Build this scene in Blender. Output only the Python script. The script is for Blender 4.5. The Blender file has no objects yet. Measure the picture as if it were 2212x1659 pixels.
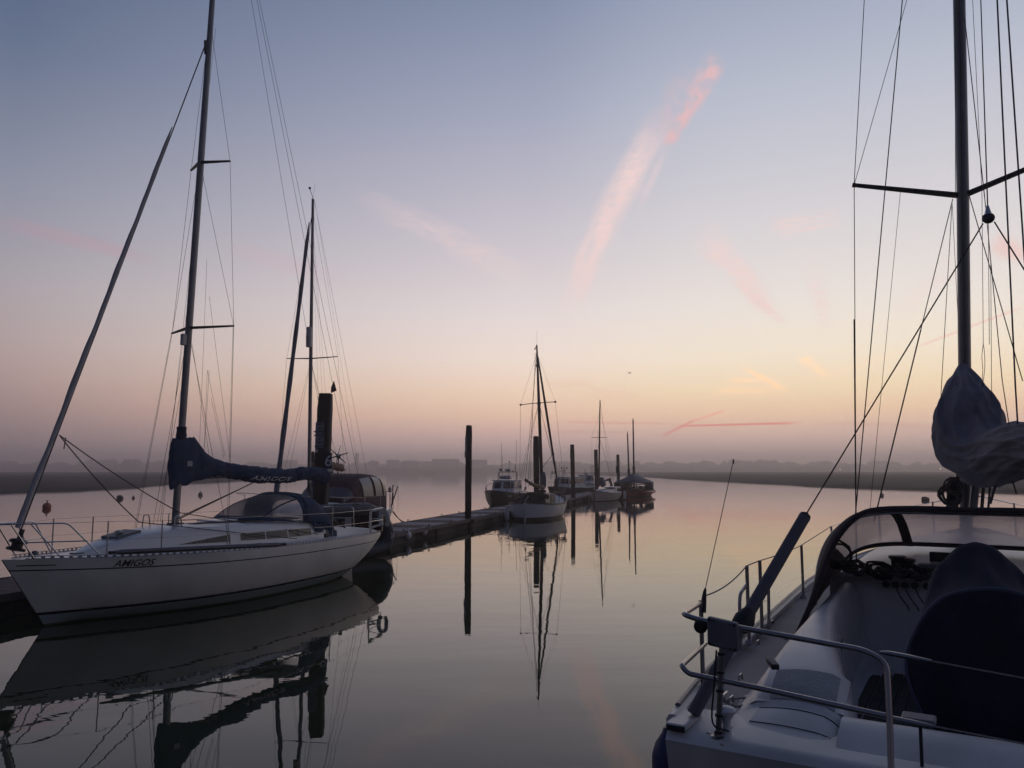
import bpy, math, random
from mathutils import Vector, noise as mnoise
random.seed(7)
SC = bpy.context.scene
COL = SC.collection
rad = math.radians

# ------------------------------------------------------------------ camera
F_PX, HZ, CAM_Z = 1660.0, 1015.0, 2.7          # focal length and horizon for a 2212 x 1659 picture
PITCH = math.atan((HZ - 829.5) / F_PX)
cs, sn = math.cos(PITCH), math.sin(PITCH)
cam_d = bpy.data.cameras.new('camera'); cam = bpy.data.objects.new('camera', cam_d); COL.objects.link(cam)
cam_d.sensor_width = 36.0; cam_d.lens = 36.0 * F_PX / 2212.0
cam_d.clip_start = 0.05; cam_d.clip_end = 9000
cam.location = (0, 0, CAM_Z); cam.rotation_euler = (rad(90) + PITCH, 0, 0)
SC.camera = cam

def ray(x, y):
    u = (x - 1106) / F_PX; v = (829.5 - y) / F_PX
    return Vector((u, cs - v * sn, sn + v * cs))
def at_z(x, y, z=0.0):
    d = ray(x, y); t = (z - CAM_Z) / d.z
    return Vector((d.x * t, d.y * t, z))
def at_y(x, y, Y):
    d = ray(x, y); t = Y / d.y
    return Vector((d.x * t, Y, CAM_Z + d.z * t))

# ------------------------------------------------------------------ render look
SC.view_settings.view_transform = 'Standard'; SC.view_settings.look = 'None'
SC.view_settings.exposure = 0.0; SC.view_settings.gamma = 1.0
SC.render.engine = 'CYCLES'
SC.cycles.use_denoising = True
SC.cycles.max_bounces = 8; SC.cycles.transparent_max_bounces = 12; SC.cycles.volume_bounces = 0
SC.cycles.caustics_reflective = False; SC.cycles.caustics_refractive = False

def lin(c):
    return tuple(((v / 255.0) / 12.92 if v / 255.0 <= 0.04045 else ((v / 255.0 + 0.055) / 1.055) ** 2.4) for v in c) + (1.0,)

# ------------------------------------------------------------------ sky
W = bpy.data.worlds.new('World'); SC.world = W; W.use_nodes = True
nt = W.node_tree; N = nt.nodes; Lk = nt.links; N.clear()
def nd(t, **k):
    n = N.new(t)
    for a, b in k.items(): setattr(n, a, b)
    return n
def setin(n, i, v):
    if hasattr(v, 'is_linked') or isinstance(v, bpy.types.NodeSocket): Lk.new(v, n.inputs[i])
    else: n.inputs[i].default_value = v
def M(op, a, b=0.0, c=None, clamp=False):
    n = nd('ShaderNodeMath', operation=op); n.use_clamp = clamp
    setin(n, 0, a); setin(n, 1, b)
    if c is not None: setin(n, 2, c)
    return n.outputs[0]
def dot(a, vec):
    n = nd('ShaderNodeVectorMath', operation='DOT_PRODUCT'); Lk.new(a, n.inputs[0]); n.inputs[1].default_value = vec
    return n.outputs['Value']
def sstep(x, a, b):
    n = nd('ShaderNodeMapRange', interpolation_type='SMOOTHSTEP'); setin(n, 0, x)
    n.inputs[1].default_value = a; n.inputs[2].default_value = b
    return n.outputs[0]
def mixc(f, a, b):
    n = nd('ShaderNodeMix', data_type='RGBA'); setin(n, 0, f); setin(n, 6, a); setin(n, 7, b)
    return n.outputs[2]
tc = nd('ShaderNodeTexCoord')
nrm = nd('ShaderNodeVectorMath', operation='NORMALIZE'); Lk.new(tc.outputs['Generated'], nrm.inputs[0])
D = nrm.outputs[0]
sx = nd('ShaderNodeSeparateXYZ'); Lk.new(D, sx.inputs[0])
el = M('MULTIPLY', M('ARCSINE', M('ABSOLUTE', sx.outputs[2])), 180 / math.pi)
def epos(e): return min(1.0, (e / 90.0) ** 0.5)
elf = M('SQRT', M('DIVIDE', el, 90.0))
def ramp(tab):
    r = nd('ShaderNodeValToRGB'); r.color_ramp.interpolation = 'B_SPLINE' if False else 'EASE' if False else 'LINEAR'
    e = r.color_ramp.elements
    while len(e) < len(tab): e.new(0.5)
    for i, (d, c) in enumerate(tab): e[i].position = epos(d); e[i].color = lin(c)
    Lk.new(elf, r.inputs[0]); return r.outputs[0]
R_C = ramp([(0, (212, 184, 184)), (1.2, (218, 187, 184)), (2.6, (234, 194, 181)), (4.0, (248, 206, 178)), (5.7, (248, 217, 189)), (8.2, (243, 224, 211)), (11.5, (231, 219, 217)), (18, (204, 198, 208)), (26, (164, 169, 191)), (34, (125, 139, 166)), (52, (76, 88, 119)), (90, (52, 63, 91))])
R_G = ramp([(0, (224, 192, 186)), (1.2, (228, 194, 186)), (2.6, (242, 203, 184)), (4.0, (253, 213, 177)), (5.7, (252, 226, 187)), (8.2, (247, 232, 209)), (11.5, (238, 229, 220)), (18, (220, 216, 220)), (26, (189, 194, 209)), (34, (152, 162, 187)), (52, (83, 95, 126)), (90, (52, 63, 91))])
R_L = ramp([(0, (140, 125, 129)), (1.2, (144, 127, 130)), (2.6, (156, 133, 132)), (4.0, (166, 140, 137)), (5.7, (176, 151, 147)), (8.2, (178, 160, 159)), (11.5, (171, 163, 168)), (18, (143, 148, 166)), (26, (102, 116, 143)), (34, (74, 91, 122)), (52, (58, 71, 100)), (90, (52, 63, 91))])
R_B = ramp([(0, (64, 62, 72)), (1.2, (66, 64, 76)), (2.6, (68, 67, 80)), (4.0, (70, 69, 84)), (5.7, (71, 72, 87)), (8.2, (72, 74, 90)), (11.5, (70, 74, 93)), (18, (66, 72, 95)), (26, (62, 71, 96)), (34, (58, 68, 95)), (52, (53, 65, 94)), (90, (52, 63, 91))])
cz = nd('ShaderNodeCombineXYZ'); Lk.new(sx.outputs[0], cz.inputs[0]); Lk.new(sx.outputs[1], cz.inputs[1])
hn = nd('ShaderNodeVectorMath', operation='NORMALIZE'); Lk.new(cz.outputs[0], hn.inputs[0])
GA = rad(27)
cg = dot(hn.outputs[0], (math.sin(GA), math.cos(GA), 0))
c1 = mixc(sstep(cg, -0.75, 0.484), R_B, R_L)
fl = nd('ShaderNodeMapRange'); Lk.new(cg, fl.inputs[0]); fl.inputs[1].default_value = 0.484; fl.inputs[2].default_value = 0.891
c2 = mixc(fl.outputs[0], c1, R_C)
c3 = mixc(sstep(cg, 0.891, 1.0), c2, R_G)
# the glow band low in the sky is brighter than a picture can show
gn = nd('ShaderNodeMapRange', interpolation_type='SMOOTHSTEP'); Lk.new(el, gn.inputs[0]); gn.inputs[1].default_value = 5; gn.inputs[2].default_value = 20; gn.inputs[3].default_value = 1.16; gn.inputs[4].default_value = 1.0
gs = nd('ShaderNodeVectorMath', operation='SCALE'); Lk.new(c3, gs.inputs[0]); Lk.new(gn.outputs[0], gs.inputs['Scale']); c3 = gs.outputs[0]
# vapour trails and thin cirrus, laid out by direction on the sky
wn = nd('ShaderNodeTexNoise'); wn.inputs['Scale'].default_value = 14; wn.inputs['Detail'].default_value = 4
Lk.new(D, wn.inputs['Vector'])
wv = nd('ShaderNodeVectorMath', operation='SCALE'); Lk.new(wn.outputs['Color'], wv.inputs[0]); wv.inputs['Scale'].default_value = 0.03
wa = nd('ShaderNodeVectorMath', operation='ADD'); Lk.new(D, wa.inputs[0]); Lk.new(wv.outputs[0], wa.inputs[1])
wo = nd('ShaderNodeVectorMath', operation='ADD'); Lk.new(wa.outputs[0], wo.inputs[0]); wo.inputs[1].default_value = (-.015, -.015, -.015)
mpn = nd('ShaderNodeMapping'); mpn.inputs['Scale'].default_value = (22, 22, 300); Lk.new(wo.outputs[0], mpn.inputs[0])
fine = nd('ShaderNodeTexNoise'); fine.inputs['Scale'].default_value = 1.0; fine.inputs['Detail'].default_value = 5; Lk.new(mpn.outputs[0], fine.inputs['Vector'])
FINE = sstep(fine.outputs['Fac'], .3, .72)
puf = nd('ShaderNodeTexNoise'); puf.inputs['Scale'].default_value = 60.0; puf.inputs['Detail'].default_value = 6; Lk.new(D, puf.inputs['Vector'])
PUF = M('MULTIPLY_ADD', sstep(puf.outputs['Fac'], .36, .60), .7, .3)
def streak(prev, a, b, w0, w1, amt, colr, tex=None, warp=True, soft=.35, fib=0):
    A = ray(*a).normalized(); B = ray(*b).normalized()
    nn = A.cross(B).normalized(); u = (B - A); L = u.length; u /= L
    base = wo.outputs[0] if warp else D
    s = M('DIVIDE', M('SUBTRACT', dot(base, u), A.dot(u)), L)
    w = M('MULTIPLY_ADD', s, (w1 - w0) / F_PX, w0 / F_PX)
    q = M('DIVIDE', M('ABSOLUTE', dot(base, nn)), M('MAXIMUM', w, 1e-5))
    across = sstep(q, 1.0, 0.15)
    along = M('MULTIPLY', sstep(s, 0, soft), sstep(s, 1, 1 - soft))
    m = M('MULTIPLY', M('MULTIPLY', across, along), amt)
    if tex is not None: m = M('MULTIPLY', m, tex)
    if fib:
        cv = nd('ShaderNodeCombineXYZ'); Lk.new(M('MULTIPLY', s, L * 26.0), cv.inputs[0]); Lk.new(M('MULTIPLY', M('DIVIDE', dot(base, nn), M('MAXIMUM', w, 1e-5)), fib), cv.inputs[1]); cv.inputs[2].default_value = a[0] * .37
        fn = nd('ShaderNodeTexNoise'); fn.inputs['Scale'].default_value = 1.0; fn.inputs['Detail'].default_value = 6; fn.inputs['Roughness'].default_value = .62; Lk.new(cv.outputs[0], fn.inputs['Vector'])
        m = M('MULTIPLY', m, M('MULTIPLY_ADD', sstep(fn.outputs['Fac'], .28, .62), .7, .3))
    front = sstep(dot(D, (A + B).normalized()), .75, .85)
    m = M('MULTIPLY', m, front, clamp=True)
    g_ = colr[3] if len(colr) > 3 else 1.0
    return mixc(m, prev, tuple(q * g_ for q in lin(colr[:3])[:3]) + (1.0,))
PINK = (229, 190, 193); PALE = (250, 219, 214); ORG = (255, 206, 160, 1.5)
c = c3
for args in [((1550, 118), (1432, 318), 34, 17, .95, PINK, PUF, True, .14), ((1500, 128), (1400, 330), 30, 60, .35, PINK, PUF, True, .4),
             ((1436, 215), (1212, 700), 50, 36, .95, PALE, M('MULTIPLY_ADD', FINE, .25, .75), True, .3, 1.6),
             ((1450, 300), (1370, 470), 12, 12, .3, PALE, None, False, .4),
             ((730, 395), (1210, 640), 26, 46, .42, PALE, M('MULTIPLY_ADD', FINE, .5, .5), True, .4, 2.2),
             ((-60, 462), (370, 572), 22, 18, .3, (196, 150, 164), None, False, .35),
             ((440, 520), (760, 610), 26, 30, .16, (226, 170, 180), None, False, .4),
             ((1500, 480), (1680, 690), 50, 26, 1.0, PALE, M('MULTIPLY_ADD', FINE, .6, .4), True, .3, 2), ((1570, 590), (1710, 712), 16, 14, .9, PALE, FINE, False, .3),
             ((1640, 500), (1840, 470), 34, 30, .8, PALE, FINE, True, .3), ((1740, 560), (1790, 720), 26, 18, .7, PALE, FINE, True, .3),
             ((1930, 690), (2080, 560), 30, 30, .35, PALE, FINE, True, .3), ((2130, 520), (2230, 560), 30, 30, .45, (250, 190, 180), None, True, .3),
             ((1525, 846), (1712, 842), 10, 12, 1.0, ORG, M('MULTIPLY_ADD', FINE, .7, .3), False, .3, 1.5), ((1590, 786), (1712, 850), 5, 10, 1.0, ORG, M('MULTIPLY_ADD', FINE, .5, .5), False, .3), ((1560, 825), (1660, 820), 8, 12, .9, ORG, FINE, False, .3),
             ((1720, 762), (1800, 822), 18, 8, .8, ORG, FINE, False, .3),
             ((1745, 825), (1960, 755), 3.0, 3.0, .9, (255, 216, 186, 1.3), None, False, .15), ((1960, 757), (2230, 655), 3.5, 4, .55, (255, 206, 190), None, False, .2),
             ((1425, 945), (1510, 903), 4, 4, .9, (246, 150, 138, 1.15), None, False, .2), ((1490, 913), (1572, 884), 3, 3, .95, (250, 170, 146, 1.3), None, False, .25),
             ((1440, 921), (1745, 913), 3, 4, .95, (244, 140, 128, 1.15), None, False, .2), ((1170, 911), (1500, 916), 3, 3, .4, (238, 146, 138, 1.1), None, False, .3),
             ((1740, 912), (2060, 922), 6, 6, .22, (224, 150, 142), None, False, .3), ((1150, 932), (1400, 934), 4, 4, .25, (214, 144, 142), None, False, .3),
             ((1055, 915), (1066, 932), 2.5, 2.5, .6, (236, 170, 160), None, False, .3), ((1140, 815), (1420, 868), 22, 16, .28, (244, 200, 176), FINE, True, .35)]:
    c = streak(c, *args)
W.cycles.sampling_method = 'MANUAL'; W.cycles.sample_map_resolution = 512
bg = nd('ShaderNodeBackground'); Lk.new(c, bg.inputs[0]); bg.inputs[1].default_value = 1.0
wout = nd('ShaderNodeOutputWorld'); Lk.new(bg.outputs[0], wout.inputs[0])

# no sun lamp: the sun is still below the horizon and every light in the harbour comes from the sky

# ------------------------------------------------------------------ materials
def material(name, col, rough=.5, metal=0.0, var=.12, vscale=3.0, bump=0.0, bscale=20.0, spec=.5, coat=0.0):
    m = bpy.data.materials.new(name); m.use_nodes = True
    t = m.node_tree; b = t.nodes['Principled BSDF']
    b.inputs['Roughness'].default_value = rough; b.inputs['Metallic'].default_value = metal
    b.inputs['Specular IOR Level'].default_value = spec; b.inputs['Coat Weight'].default_value = coat
    tcn = t.nodes.new('ShaderNodeTexCoord')
    n = t.nodes.new('ShaderNodeTexNoise'); n.inputs['Scale'].default_value = vscale; n.inputs['Detail'].default_value = 5
    t.links.new(tcn.outputs['Object'], n.inputs['Vector'])
    mr = t.nodes.new('ShaderNodeMapRange'); t.links.new(n.outputs['Fac'], mr.inputs[0])
    mr.inputs[1].default_value = .25; mr.inputs[2].default_value = .75; mr.inputs[3].default_value = 1 - var; mr.inputs[4].default_value = 1 + var
    mx = t.nodes.new('ShaderNodeVectorMath'); mx.operation = 'SCALE'; mx.inputs[0].default_value = col[:3]
    t.links.new(mr.outputs[0], mx.inputs['Scale']); t.links.new(mx.outputs[0], b.inputs['Base Color'])
    if bump:
        n2 = t.nodes.new('ShaderNodeTexNoise'); n2.inputs['Scale'].default_value = bscale; n2.inputs['Detail'].default_value = 6
        t.links.new(tcn.outputs['Object'], n2.inputs['Vector'])
        bp = t.nodes.new('ShaderNodeBump'); bp.inputs['Strength'].default_value = bump; bp.inputs['Distance'].default_value = .02
        t.links.new(n2.outputs['Fac'], bp.inputs['Height']); t.links.new(bp.outputs[0], b.inputs['Normal'])
    return m
MT = {}
def mk(key, *a, **k): MT[key] = material(key, *a, **k)
mk('gelcoat', (.72, .72, .70), .28, var=.05, vscale=1.5, bump=.03, bscale=3)
mk('deck_grp', (.62, .63, .63), .55, var=.08, bump=.15, bscale=120)
mk('nonskid', (.42, .43, .44), .75, var=.1, bump=.4, bscale=160)
mk('alloy', (.16, .16, .17), .45, metal=.6, var=.15)
mk('rail_alloy', (.34, .34, .35), .5, metal=.3, var=.15)
mk('alloy_dark', (.05, .05, .055), .45, metal=.4, var=.2)
mk('steel', (.5, .5, .5), .22, metal=1.0, var=.1)
mk('wire', (.035, .033, .035), .5, metal=.3)
mk('rope', (.07, .06, .055), .9, var=.3, vscale=40)
mk('rope_blue', (.03, .04, .10), .9, var=.3, vscale=40)
mk('rope_pale', (.30, .27, .25), .9, var=.25, vscale=40)
mk('blue_canvas', (.020, .042, .092), .85, var=.25, vscale=6, bump=.35, bscale=14)
mk('navy_canvas', (.018, .024, .055), .9, var=.25, vscale=6, bump=.3, bscale=10)
mk('grey_canvas', (.13, .135, .165), .85, var=.2, vscale=5, bump=.5, bscale=12)
mk('maroon_canvas', (.075, .032, .040), .85, var=.25, vscale=5, bump=.3, bscale=10)
mk('black_canvas', (.016, .015, .018), .85, var=.3, bump=.3, bscale=10)
mk('tan_canvas', (.22, .15, .10), .85, var=.3, vscale=8, bump=.5, bscale=12)
mk('sailcloth', (.38, .37, .38), .8, var=.15, vscale=4, bump=.4, bscale=12)
mk('rubber', (.02, .02, .022), .7)
mk('plastic_grey', (.11, .115, .125), .5, var=.1)
mk('black_plastic', (.012, .012, .014), .4)
mk('white_paint', (.62, .62, .62), .4, var=.1)
mk('off_white', (.5, .48, .46), .45, var=.15, vscale=4)
mk('black_hull', (.012, .012, .014), .35, var=.2)
mk('red_hull', (.36, .045, .04), .5, var=.35, vscale=4, bump=.2)
mk('dark_wood', (.035, .022, .016), .5, var=.4, vscale=5, bump=.2)
mk('teak', (.10, .085, .07), .8, var=.25, vscale=12, bump=.2)
mk('pile_timber', (.040, .032, .028), .9, var=.5, vscale=5, bump=.8, bscale=16)
mk('window_film', (.12, .115, .135), .35, var=.15)
mk('glass_dark', (.02, .022, .026), .08, var=.05)
mk('hypalon', (.060, .066, .088), .6, var=.12, vscale=4)
mk('fender_white', (.55, .55, .57), .45, var=.12)
mk('fender_blue', (.02, .035, .12), .4)
mk('orange', (.36, .07, .025), .5, var=.3, vscale=8)
mk('buoy_dark', (.10, .055, .04), .6, var=.3, vscale=8)
mk('buoy_pale', (.30, .22, .18), .6, var=.3, vscale=8)
mk('sign_plate', (.18, .19, .22), .5, var=.3, vscale=9)
mk('black_letter', (.010, .010, .012), .6)
mk('white_letter', (.60, .60, .62), .6)
mk('frosted_plank', (.36, .32, .32), .85, var=.25, vscale=4, bump=.4, bscale=25)
mk('pontoon_float', (.055, .046, .042), .9, var=.5, vscale=2.5, bump=.5, bscale=9)
mk('weed_float', (.022, .018, .016), .95, var=.5, vscale=4, bump=.6, bscale=14)
mk('marsh', (.040, .040, .034), .95, var=.45, vscale=.12, bump=.5, bscale=.6, spec=.2)
mk('far_field', (.045, .050, .040), .95, var=.3, vscale=.02, spec=.2)
mk('far_trees', (.030, .036, .030), .95, var=.4, vscale=.05, spec=.1)
mk('far_wall', (.20, .19, .19), .9, var=.2, vscale=.2)
mk('far_roof', (.07, .06, .06), .9, var=.3, vscale=.3)
mk('bird_brown', (.03, .026, .025), .9)

def translucent(name, col, clear=.3):
    m = bpy.data.materials.new(name); m.use_nodes = True; t = m.node_tree; t.nodes.clear()
    o = t.nodes.new('ShaderNodeOutputMaterial'); tr = t.nodes.new('ShaderNodeBsdfTransparent'); tl = t.nodes.new('ShaderNodeBsdfTranslucent')
    df = t.nodes.new('ShaderNodeBsdfPrincipled'); df.inputs['Roughness'].default_value = .25; df.inputs['Base Color'].default_value = (*col, 1)
    tcn = t.nodes.new('ShaderNodeTexCoord'); n = t.nodes.new('ShaderNodeTexNoise'); n.inputs['Scale'].default_value = 3; n.inputs['Detail'].default_value = 4
    t.links.new(tcn.outputs['Object'], n.inputs['Vector'])
    mr = t.nodes.new('ShaderNodeMapRange'); t.links.new(n.outputs['Fac'], mr.inputs[0]); mr.inputs[3].default_value = clear - .12; mr.inputs[4].default_value = clear + .12
    tl.inputs[0].default_value = (*col, 1); rf = t.nodes.new('ShaderNodeBsdfRefraction'); rf.inputs['Color'].default_value = (*col, 1); rf.inputs['Roughness'].default_value = .45; rf.inputs['IOR'].default_value = 1.05
    tr.inputs[0].default_value = (.9, .88, .88, 1)
    a = t.nodes.new('ShaderNodeMixShader'); a.inputs[0].default_value = .10; c0 = t.nodes.new('ShaderNodeMixShader'); c0.inputs[0].default_value = .72; t.links.new(tl.outputs[0], c0.inputs[1]); t.links.new(rf.outputs[0], c0.inputs[2]); t.links.new(c0.outputs[0], a.inputs[1]); t.links.new(df.outputs[0], a.inputs[2])
    b = t.nodes.new('ShaderNodeMixShader'); t.links.new(mr.outputs[0], b.inputs[0]); t.links.new(a.outputs[0], b.inputs[1]); t.links.new(tr.outputs[0], b.inputs[2])
    t.links.new(b.outputs[0], o.inputs[0]); return m
MT['clear_vinyl'] = translucent('clear_vinyl', (.72, .68, .70), .28)
MT['fogged_vinyl'] = translucent('fogged_vinyl', (.78, .70, .72), .13)
MT['clear_vinyl_dark'] = translucent('clear_vinyl_dark', (.40, .36, .38), .35)

def banded(name, base, bands, rough=.3, zbands=(), two=None):
    """hull paint: bands are (lo, hi, colour) measured down from the sheer, zbands by height above water"""
    m = material(name, base, rough, var=.12, vscale=1.7, bump=.04, bscale=2.5); t = m.node_tree; b = t.nodes['Principled BSDF']
    cur = b.inputs['Base Color'].links[0].from_socket
    at = t.nodes.new('ShaderNodeAttribute'); at.attribute_name = 'ds'
    tcn = t.nodes.new('ShaderNodeTexCoord'); s = t.nodes.new('ShaderNodeSeparateXYZ'); t.links.new(tcn.outputs['Object'], s.inputs[0])
    def put(cur, sock, lo, hi, col):
        p = t.nodes.new('ShaderNodeMath'); p.operation = 'GREATER_THAN'; t.links.new(sock, p.inputs[0]); p.inputs[1].default_value = lo
        q = t.nodes.new('ShaderNodeMath'); q.operation = 'LESS_THAN'; t.links.new(sock, q.inputs[0]); q.inputs[1].default_value = hi
        r = t.nodes.new('ShaderNodeMath'); r.operation = 'MULTIPLY'; t.links.new(p.outputs[0], r.inputs[0]); t.links.new(q.outputs[0], r.inputs[1])
        x = t.nodes.new('ShaderNodeMix'); x.data_type = 'RGBA'; t.links.new(r.outputs[0], x.inputs[0]); t.links.new(cur, x.inputs[6]); x.inputs[7].default_value = (*col, 1)
        return x.outputs[2]
    for lo, hi, col in bands: cur = put(cur, at.outputs['Fac'], lo, hi, col)
    for lo, hi, col in zbands: cur = put(cur, s.outputs[2], lo, hi, col)
    t.links.new(cur, b.inputs['Base Color']); return m

MT['pile_weathered'] = banded('pile_weathered', (.046, .037, .031), [], .92, [(-3, .95, (.014, .018, .012)), (.95, 1.25, (.026, .026, .020))])
# ------------------------------------------------------------------ mesh helpers
def interp(tab, x):
    """smooth monotone interpolation of a table of (x, y)"""
    if x <= tab[0][0]: return tab[0][1]
    if x >= tab[-1][0]: return tab[-1][1]
    n = len(tab)
    i = max(k for k in range(n - 1) if tab[k][0] <= x)
    h = [tab[k + 1][0] - tab[k][0] for k in range(n - 1)]; d = [(tab[k + 1][1] - tab[k][1]) / h[k] for k in range(n - 1)]
    def slope(k):
        if k == 0: return d[0]
        if k == n - 1: return d[-1]
        return 0 if d[k - 1] * d[k] <= 0 else 2 * d[k - 1] * d[k] / (d[k - 1] + d[k])
    m0, m1 = slope(i), slope(i + 1); t = (x - tab[i][0]) / h[i]
    return ((2 * t ** 3 - 3 * t * t + 1) * tab[i][1] + (t ** 3 - 2 * t * t + t) * h[i] * m0 + (-2 * t ** 3 + 3 * t * t) * tab[i + 1][1] + (t ** 3 - t * t) * h[i] * m1)

class MB:
    def __init__(s): s.v = []; s.f = []; s.a = None
    def add(s, vs, fs):
        b = len(s.v); s.v += [tuple(p) for p in vs]; s.f += [tuple(i + b for i in f) for f in fs]; return b
    def box(s, c, size, ax=None, taper=1.0):
        X, Y, Z = (Vector((1, 0, 0)), Vector((0, 1, 0)), Vector((0, 0, 1))) if ax is None else [Vector(q) for q in ax]
        c = Vector(c); hx, hy, hz = [q / 2 for q in size]
        vs = [c + X * (sx_ * hx * (taper if k else 1)) + Y * (sy_ * hy * (taper if k else 1)) + Z * (hz if k else -hz) for k in (0, 1) for sx_, sy_ in ((-1, -1), (1, -1), (1, 1), (-1, 1))]
        s.add(vs, [(3, 2, 1, 0), (4, 5, 6, 7), (0, 1, 5, 4), (1, 2, 6, 5), (2, 3, 7, 6), (3, 0, 4, 7)]); return s
    def loft(s, rings, closed=True, cap=True):
        n = len(rings[0]); vs = [p for r in rings for p in r]; fs = []
        for i in range(len(rings) - 1):
            for j in range(n if closed else n - 1):
                k = (j + 1) % n; fs.append((i * n + j, i * n + k, (i + 1) * n + k, (i + 1) * n + j))
        if cap and closed: fs += [tuple(range(n))[::-1], tuple((len(rings) - 1) * n + j for j in range(n))]
        s.add(vs, fs); return s
    def tube(s, pts, r, n=8, cap=True, flat=1.0):
        pts = [Vector(p) for p in pts]; m = len(pts); rs = r if isinstance(r, (list, tuple)) else [r] * m
        T = [(pts[min(i + 1, m - 1)] - pts[max(i - 1, 0)]).normalized() for i in range(m)]
        up = Vector((0, 0, 1)) if abs(T[0].z) < .9 else Vector((1, 0, 0)); A = T[0].cross(up).normalized(); rings = []
        for i in range(m):
            A = (A - T[i] * A.dot(T[i])).normalized(); B = T[i].cross(A)
            rings.append([pts[i] + (A * math.cos(2 * math.pi * k / n) * flat + B * math.sin(2 * math.pi * k / n)) * rs[i] for k in range(n)])
        return s.loft(rings, True, cap)
    def lathe(s, prof, c=(0, 0, 0), n=16, ax=(0, 0, 1)):
        Z = Vector(ax).normalized(); A = Z.orthogonal().normalized(); B = Z.cross(A); c = Vector(c)
        return s.loft([[c + Z * z + (A * math.cos(2 * math.pi * k / n) + B * math.sin(2 * math.pi * k / n)) * max(r, 1e-4) for k in range(n)] for r, z in prof])
    def sheet(s, rows, th=0.0):
        n = len(rows[0]); vs = [p for r in rows for p in r]
        s.add(vs, [(i * n + j, i * n + j + 1, (i + 1) * n + j + 1, (i + 1) * n + j) for i in range(len(rows) - 1) for j in range(n - 1)]); return s
    def ball(s, c, r, n=10, sc=(1, 1, 1)):
        c = Vector(c); return s.loft([[c + Vector((r * sc[0] * math.sin(a) * math.cos(2 * math.pi * k / n), r * sc[1] * math.sin(a) * math.sin(2 * math.pi * k / n), r * sc[2] * math.cos(a))) for k in range(n)] for a in [math.pi * (i + .02) / (n // 2 + .04) for i in range(n // 2 + 1)]])
    def build(s, name, mat, parent=None, smooth=True, th=0.0, bevel=0.0, sub=0, label=None):
        me = bpy.data.meshes.new(name); me.from_pydata(s.v, [], s.f); me.update()
        if s.a is not None:
            at = me.attributes.new('ds', 'FLOAT', 'POINT'); at.data.foreach_set('value', s.a)
        o = bpy.data.objects.new(name, me); COL.objects.link(o)
        me.materials.append(MT[mat] if isinstance(mat, str) else mat)
        if smooth:
            me.polygons.foreach_set('use_smooth', [True] * len(me.polygons))
            try: me.set_sharp_from_angle(angle=rad(40))
            except Exception: pass
        if parent: o.parent = parent
        if th: q = o.modifiers.new('thick', 'SOLIDIFY'); q.thickness = th; q.offset = 0
        if bevel: q = o.modifiers.new('bevel', 'BEVEL'); q.width = bevel; q.segments = 3; q.limit_method = 'ANGLE'; q.angle_limit = rad(30)
        if sub: q = o.modifiers.new('sub', 'SUBSURF'); q.levels = sub; q.render_levels = sub
        if label: o['label'] = label
        return o

def tag(o, label, cat, group=None):
    o['label'] = label; o['category'] = cat
    if group: o['group'] = group
    return o
def thing(name, loc, rz, label, cat, group=None):
    o = bpy.data.objects.new(name, None); COL.objects.link(o); o.location = loc; o.rotation_euler = (0, 0, rz); o.empty_display_size = .3
    return tag(o, label, cat, group)
def kind(o, k): o['kind'] = k; return o

class Frame:
    """a boat's own axes: x forward from the transom, y to port, z up from the water"""
    def __init__(s, X, Y, a):
        s.X, s.Y, s.a = X, Y, rad(a); s.h = (math.sin(s.a), math.cos(s.a)); s.l = (-math.cos(s.a), math.sin(s.a)); s.rz = math.pi / 2 - s.a
    def hit(s, px, py, **k):
        d = ray(px, py); ox, oy = -s.X, -s.Y
        O = Vector((ox * s.h[0] + oy * s.h[1], ox * s.l[0] + oy * s.l[1], CAM_Z)); V = Vector((d.x * s.h[0] + d.y * s.h[1], d.x * s.l[0] + d.y * s.l[1], d.z))
        (ax, v), = k.items(); i = 'xyz'.index(ax); t = (v - O[i]) / V[i]
        return O + V * t
    def world(s, p): return Vector((s.X + p[0] * s.h[0] + p[1] * s.l[0], s.Y + p[0] * s.h[1] + p[1] * s.l[1], p[2]))
    def local(s, p): dx, dy = p[0] - s.X, p[1] - s.Y; return Vector((dx * s.h[0] + dy * s.h[1], dx * s.l[0] + dy * s.l[1], p[2]))

def curve(pts, n=8):
    """Catmull-Rom through points"""
    P = [Vector(p) for p in pts]; P = [P[0] * 2 - P[1]] + P + [P[-1] * 2 - P[-2]]; out = []
    for i in range(1, len(P) - 2):
        for k in range(n):
            t = k / n; a, b, c_, d = P[i - 1], P[i], P[i + 1], P[i + 2]
            out.append(.5 * ((2 * b) + (c_ - a) * t + (2 * a - 5 * b + 4 * c_ - d) * t * t + (3 * b - a - 3 * c_ + d) * t ** 3))
    out.append(P[-2]); return out
def fillet(pts, r, n=5):
    P = [Vector(p) for p in pts]; out = [P[0]]
    for i in range(1, len(P) - 1):
        a, b, c_ = P[i - 1], P[i], P[i + 1]; u = (a - b); v = (c_ - b); q = min(r, u.length * .49, v.length * .49)
        A, B = b + u.normalized() * q, b + v.normalized() * q
        out += [(A * (1 - t) + b * t) * (1 - t) + (b * (1 - t) + B * t) * t for t in [k / n for k in range(n + 1)]]
    return out + [P[-1]]
def wire(name, parent, a, b, r=.005, mat='wire', sag=0.0, n=5):
    a, b = Vector(a), Vector(b)
    pts = [a, b] if not sag else [a.lerp(b, t) - Vector((0, 0, sag * 4 * t * (1 - t))) for t in [i / 10 for i in range(11)]]
    return MB().tube(pts, r, n).build(name, mat, parent)
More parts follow.
